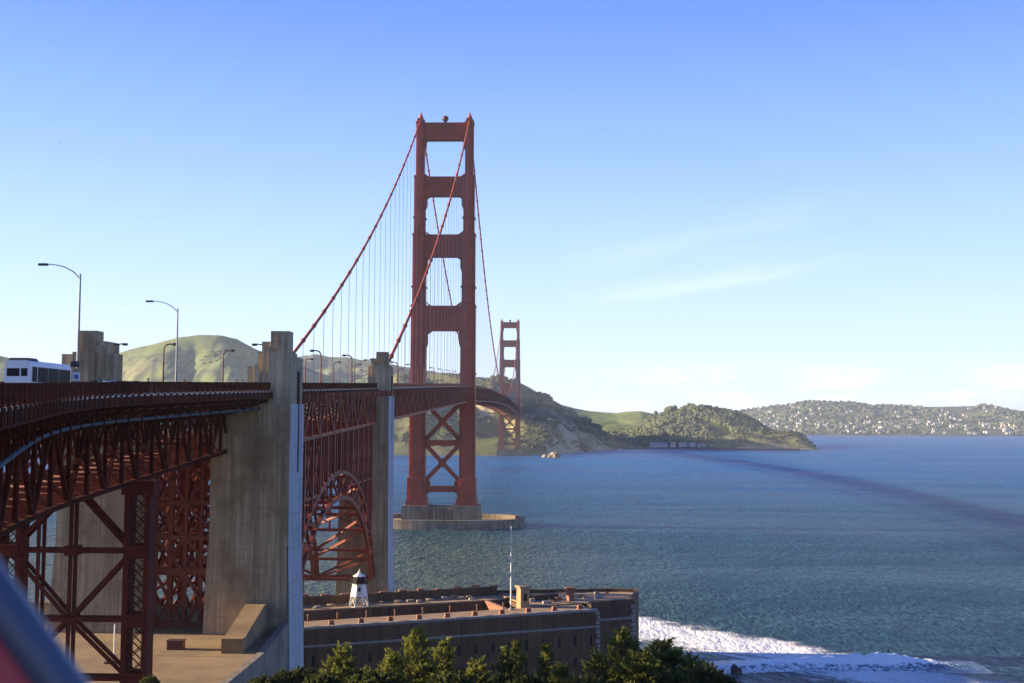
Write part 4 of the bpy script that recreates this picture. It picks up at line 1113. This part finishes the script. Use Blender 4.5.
HM = [house_mesh(w, d, h, rh, RW[a], RR[b], 'house') for w, d, h, rh, a, b in ((15, 11, 8, 3, 0, 0), (18, 12, 8, 3, 0, 2), (13, 11, 9, 3, 1, 1), (22, 13, 9, 3, 2, 0), (16, 12, 8, 4, 3, 0), (26, 14, 10, 3, 0, 0), (14, 10, 11, 3, 1, 2))]
CN = ['white', 'white', 'cream', 'grey', 'tan', 'white', 'cream']; CR = ['grey', 'pale', 'red', 'grey', 'grey', 'grey', 'pale']
def put_house(p, k, rz, label, group, s=1.0):
    o = bpy.data.objects.new('house', HM[k]); COL.objects.link(o); o.location = p; o.rotation_euler.z = rz; o.scale = (s, s, s)
    return tag(o, label, 'house', group)
X = HILLS['far'][0]; cnt = 0
zone = lambda px: 'near the crest' 
while cnt < 285:
    i = random.uniform(62, len(X)-30); t = random.betavariate(1.1, 1.9)*.95+.03
    if nz(i*.16, t*5, 1) < random.uniform(-.15, .12): continue
    p = hill_z('far', i, t)
    if p.z < 3: continue
    p.y -= 26; p.z += 3
    k = random.choice([0, 0, 1, 1, 2, 3, 4, 5, 6]); cnt += 1
    put_house(p, k, random.uniform(-.6, .6), '%s house with a %s roof among trees on the far town hillside' % (CN[k], CR[k]), 'houses on the far hillside', random.uniform(.45, .9))
SH = [(603, 440.5, 2620, 5, 'large white house at the head of the cove', 1.2), (611, 441.5, 2600, 1, 'long white shed on the cove shore below the dark trees', 1.5), (601, 436.5, 2680, 2, 'cream house above the cove shed with a red roof', 1.0),
      (609, 435.5, 2700, 0, 'small white house highest above the cove', .8), (614, 437, 2690, 0, 'small white house right of the highest one over the cove', .8), (628, 436, 2690, 0, 'lone white house in the dark trees above the shore', .8),
      (655, 443.5, 2530, 5, 'long white waterfront building, left of the shore row', 1.25), (664, 443.3, 2530, 3, 'grey waterfront building second in the shore row', 1.2), (673, 443, 2530, 2, 'red roofed waterfront building in the middle of the shore row', 1.5),
      (683, 443, 2525, 5, 'white waterfront building right of the red roofed one', 1.1), (692, 443, 2520, 1, 'pale roofed waterfront building fifth in the shore row', 1.1), (702, 444, 2510, 3, 'grey waterfront shed near the wooded hill', 1.1),
      (712, 444.5, 2505, 0, 'white waterfront shed at the right end of the shore row', 1.0)]
for px, py, D, k, lab, s in SH:
    p = at(px, py+3.0, CAM.y+D); put_house((p.x, p.y, max(2.0, p.z)), k, random.uniform(-.5, .5), lab, 'buildings along the cove shore', s*.62)
PIERM = plain('breakwater_stone', (.07, .065, .06), .95)
for a, b, D, lab in ((623, 648, 2450, 'short dark breakwater below the shore buildings'), (690, 800, 2440, 'long dark breakwater running out to the low point')):
    p, q = at(a, 448.5, CAM.y+D+20), at(b, 448.5, CAM.y+D); p.z = q.z = 1.2
    m = MB(); k = 14
    for i in range(k):
        c, d = p.lerp(q, i/k), p.lerp(q, (i+1)/k); h = random.uniform(2.6, 4.2); m.beam(c, d, random.uniform(9, 12), h)
    m.top('breakwater', PIERM, (p.x, p.y, 0), label=lab, cat='breakwater')
# a quay strip the shore row stands on
p, q = at(596, 446, CAM.y+2575), at(724, 446, CAM.y+2490); m = MB(); m.beam((p.x, p.y, .9), (q.x, q.y, .9), 70, 3.2); m.build('shore', PIERM)['kind'] = 'structure'

# ------------------------------------------------------------------ foreground trees
def leafmat(name, c1, c2):
    m, g, b = newmat(name)
    oi = N(g.t, 'ShaderNodeNewGeometry').outputs['Random Per Island']
    k = g.mix(oi, c1, c2)
    k = g.mix(g.ss(g.noise(g.pos(), .8, 3), .4, .65), k, tuple(v*.6 for v in c1))
    g.link(k, b.inputs['Base Color']); b.inputs['Roughness'].default_value = .75; b.inputs['Specular IOR Level'].default_value = .25
    tr = N(g.t, 'ShaderNodeBsdfTranslucent'); g.link(k, tr.inputs[0])
    mx = N(g.t, 'ShaderNodeMixShader'); mx.inputs[0].default_value = .48
    g.link(b.outputs[0], mx.inputs[1]); g.link(tr.outputs[0], mx.inputs[2]); g.link(mx.outputs[0], g.t.nodes['Material Output'].inputs[0])
    return m
LEAF = leafmat('cypress_leaf', (.140, .175, .034), (.27, .265, .060)); LEAF2 = leafmat('shrub_leaf', (.060, .080, .022), (.10, .11, .032))
BARK = plain('bark', (.085, .060, .042), .95, .4, 3, bump=.6, bscale=5)
def tuft(m, p, d, L, n=9, w=.12, sp=(.10, .55)):
    d = d.normalized(); a = d.orthogonal().normalized(); b = d.cross(a)
    for k in range(n):
        t = random.random()*6.28; s = random.uniform(*sp); q = (d+(a*math.cos(t)+b*math.sin(t))*s).normalized()
        o = p+d*L*random.uniform(0, .6); l = L*random.uniform(.35, .7); sd_ = q.cross(Vector((random.uniform(-1, 1), random.uniform(-1, 1), random.uniform(-1, 1)))).normalized()*w*random.uniform(.6, 1.2)
        m.add([o-sd_*.4, o+q*l*.5-sd_, o+q*l, o+q*l*.5+sd_], [(0, 1, 2, 3)])
def conifer(H, Rr, rise, nb, shape, seed, leader=1.0):
    random.seed(seed); cr = MB(); tk = MB()
    tk.tube([(0, 0, -1), (.05, 0, H*.3), (-.05, .04, H*.65), (0, 0, H*.97)], [H*.028, H*.021, H*.012, .02], 8)
    for k in range(nb):
        f = (k+random.random())/nb; z = H*(.05+.93*f)
        L = Rr*max(.06, (1-f))**shape*random.uniform(.45, 1.25)
        a = k*2.399+random.uniform(-.4, .4); up = rise*(.55+.9*f)+random.uniform(-.12, .15)
        d = Vector((math.cos(a), math.sin(a), up)).normalized(); p0 = Vector((0, 0, z))
        end = p0+d*L+Vector((0, 0, .10*L*random.random()))
        tk.tube([p0, p0.lerp(end, .5)-Vector((0, 0, .04*L)), end], [max(.02, .022*L), .03, .012], 5, False)
        ns = max(2, int(L/.26)); side = Vector((-d.y, d.x, 0)).normalized()
        for s in range(ns):
            u = .22+.80*(s+random.random())/ns; c = p0.lerp(end, u)
            for q in (-1, 1, 0):
                ll = (1.25-u*.75)*min(1.5, .35+L*.22)*random.uniform(.6, 1.15)
                dd = (d*.8+side*q*random.uniform(.5, 1.1)+Vector((0, 0, random.uniform(.25, .75)))).normalized()
                tip = c+dd*ll
                tk.tube([c, tip], [.014, .006], 3, False)
                for e in range(max(1, int(ll/.30))):
                    tuft(cr, c+dd*ll*(.15+.85*(e+random.random())/max(1, int(ll/.30))), dd+Vector((random.gauss(0, .25), random.gauss(0, .25), .35)), random.uniform(.40, .75), 7, .075)
    for s in range(14): tuft(cr, Vector((random.gauss(0, .06), random.gauss(0, .06), H*(.84+.16*s/14*leader))), Vector((random.gauss(0, .35), random.gauss(0, .35), 1)), .55, 7, .08)
    return cr, tk
VAR = [conifer(11, 4.6, .45, 95, .78, 1), conifer(10.5, 2.9, .65, 75, .75, 2), conifer(10, 5.2, .36, 110, .52, 3), conifer(9, 3.9, .48, 80, .66, 4)]
VM = [(c.mesh('crown'), t.mesh('trunk')) for c, t in VAR]; VH = [11, 10.5, 10, 9]
for c, t in VM: c.materials.append(LEAF); t.materials.append(BARK)
random.seed(99)
def place_tree(px, py, D, v, s, label, rz=None):
    p = at(px, py+6, CAM.y+D); h = VH[v]*s; z = p.z-h
    t = empty('cypress_tree', (p.x, p.y, z), random.random()*6.28 if rz is None else rz, label=label, cat='tree', group='cypress trees in the foreground'); t.scale = (s, s, s)
    for nm, me in zip(('crown', 'trunk'), VM[v]):
        o = bpy.data.objects.new(nm, me); COL.objects.link(o); o.parent = t
TREES = [(344, 643, 118, 3, .92, 'feathery cypress nearest the blue sided pylon'), (417, 625, 112, 0, 1.0, 'tall pointed cypress in front of the fort wall below the lighthouse'), (444, 637, 116, 0, .95, 'shorter cypress right of the tall pointed one below the lighthouse'),
         (392, 651, 108, 3, .85, 'low cypress left of the tall pointed one below the lighthouse'), (478, 657, 110, 3, .85, 'low cypress between the two tall groups, left side'), (505, 644, 116, 1, .85, 'narrow cypress, left of three spires before the slit windows'),
         (516, 638, 117, 1, .92, 'narrow cypress, tallest of three spires before the slit windows'), (546, 641, 116, 1, .9, 'narrow cypress, right of three spires before the slit windows'), (562, 662, 108, 3, .8, 'low cypress just left of the broad one at the fort corner'),
         (622, 627, 112, 0, 1.12, 'broad pointed cypress in front of the fort corner'), (598, 648, 108, 0, .95, 'cypress leaning against the left side of the broad pointed one'), (662, 640, 114, 2, .85, 'round topped cypress right of the broad pointed one'), (690, 655, 112, 2, .72, 'low rounded cypress at the right end of the row'),
         (640, 652, 106, 2, .8, 'bushy cypress below the fort corner, in front of the round topped one')]
for a in TREES: place_tree(*a)
SHR = MB(); random.seed(5)
for k in range(420):
    a = random.random()*6.28; r = random.random()**.5; z = random.random()
    p = Vector((math.cos(a)*r*1.5, math.sin(a)*r*1.5, .1+1.3*z*(1-r*r*.8))); tuft(SHR, p, Vector((p.x*.4, p.y*.4, .8)), random.uniform(.3, .55), 7, .10)
sm_ = SHR.mesh('shrub'); sm_.materials.append(LEAF2)
for k, (px, py, D, s, lab) in enumerate(((150, 676, 120, .6, 'small green shrub at the foot of the trestle leg'), (262, 677, 118, 1.0, 'low shrub at the foot of the pale retaining wall'), (285, 671, 120, 1.0, 'green shrub under the blue side of the near pylon'), (303, 668, 121, 1.1, 'green shrub right of the near pylon foot'), (322, 674, 112, 1.2, 'dense shrub left of the feathery cypress'),
        (705, 667, 108, 1.4, 'dark shrub on the bluff edge above the surf'), (720, 676, 106, 1.3, 'last low shrub on the bluff edge by the dark rock'), (672, 672, 104, 1.5, 'thick shrub under the round topped cypress'), (450, 674, 104, 1.5, 'thick shrub below the shorter cypress'), (530, 676, 104, 1.5, 'thick shrub below the three cypress spires'), (585, 676, 102, 1.4, 'thick shrub below the broad cypress'), (370, 672, 106, 1.4, 'thick shrub right of the feathery cypress'))):
    p = at(px, py, CAM.y+D); o = bpy.data.objects.new('shrub', sm_); COL.objects.link(o); o.scale = (s, s, s); o.location = p-Vector((0, 0, 1.5*s)); o.rotation_euler.z = k*1.3
    tag(o, lab, 'shrub', 'shrubs on the bluff')

# ------------------------------------------------------------------ viewpoint handrail and a gull
def pt(px, py, d): 
    r_ = ray(px, py).normalized(); return CAM+r_*d
HR = empty('handrail', (pt(-90, 640, .85).x, pt(-90, 640, .85).y, 55.0), label='blurred blue and red handrail of the viewpoint in the bottom left corner', cat='railing')
RAILM = plain('rail_red', (.50, .05, .04), .4, .1, 3, spec=.4)
off = HR.location
a, b = pt(-163, 390, .85), pt(93, 740, .85); d = b-a
m = MB(); m.tube([a-d*.6, a, b, b+d*.3], .019, 20); m.build('rail', plain('rail_steel', (.055, .065, .11), .3, .15, 3, spec=.6), HR, off, smooth=True)
dn = -RT*.0245-UP*.0175-FW*.012; m = MB(); m.tube([a-d*.6+dn, a+dn, b+dn, b+d*.3+dn], .030, 20); m.build('rail_cover', RAILM, HR, off, smooth=True)
for e in (-.5, 1.25):
    c = a+d*e; m = MB(); m.tube([(c.x, c.y, 54.6), (c.x, c.y, c.z)], .028, 10); m.build('post', RAILM, HR, off)
bd_ = at(60.5, 143, CAM.y+420); m = MB()
m.tube([(-.35, 0, 0), (-.1, 0, .02), (.25, 0, 0), (.4, 0, -.02)], [.03, .11, .09, .03], 8)
m.add([(-.1, 0, .05), (.15, 0, .05), (.05, .45, .22), (-.1, .9, .12), (-.15, .42, .20)], [(0, 1, 2, 4), (4, 2, 3)])
m.add([(-.1, 0, .05), (.15, 0, .05), (.05, -.45, .22), (-.1, -.9, .12), (-.15, -.42, .20)], [(4, 2, 1, 0), (3, 2, 4)])
o = m.build('gull', plain('gull_grey', (.12, .12, .13), .8), None, loc=bd_); tag(o, 'small dark bird flying high in the clear sky at the left', 'bird')

# ------------------------------------------------------------------ the air over the strait
m = MB(); m.box(-20500, 20500, -20500, 20500, -4.2, 300)
hz, gg, bb = newmat('haze_air'); gg.t.nodes.remove(bb)
pv = N(gg.t, 'ShaderNodeVolumePrincipled'); pv.inputs['Color'].default_value = (.74, .85, 1.0, 1); pv.inputs['Density'].default_value = 5.0e-5; pv.inputs['Anisotropy'].default_value = 0.15
gg.link(pv.outputs[0], gg.t.nodes['Material Output'].inputs['Volume'])
m.build('haze', hz)['kind'] = 'stuff'
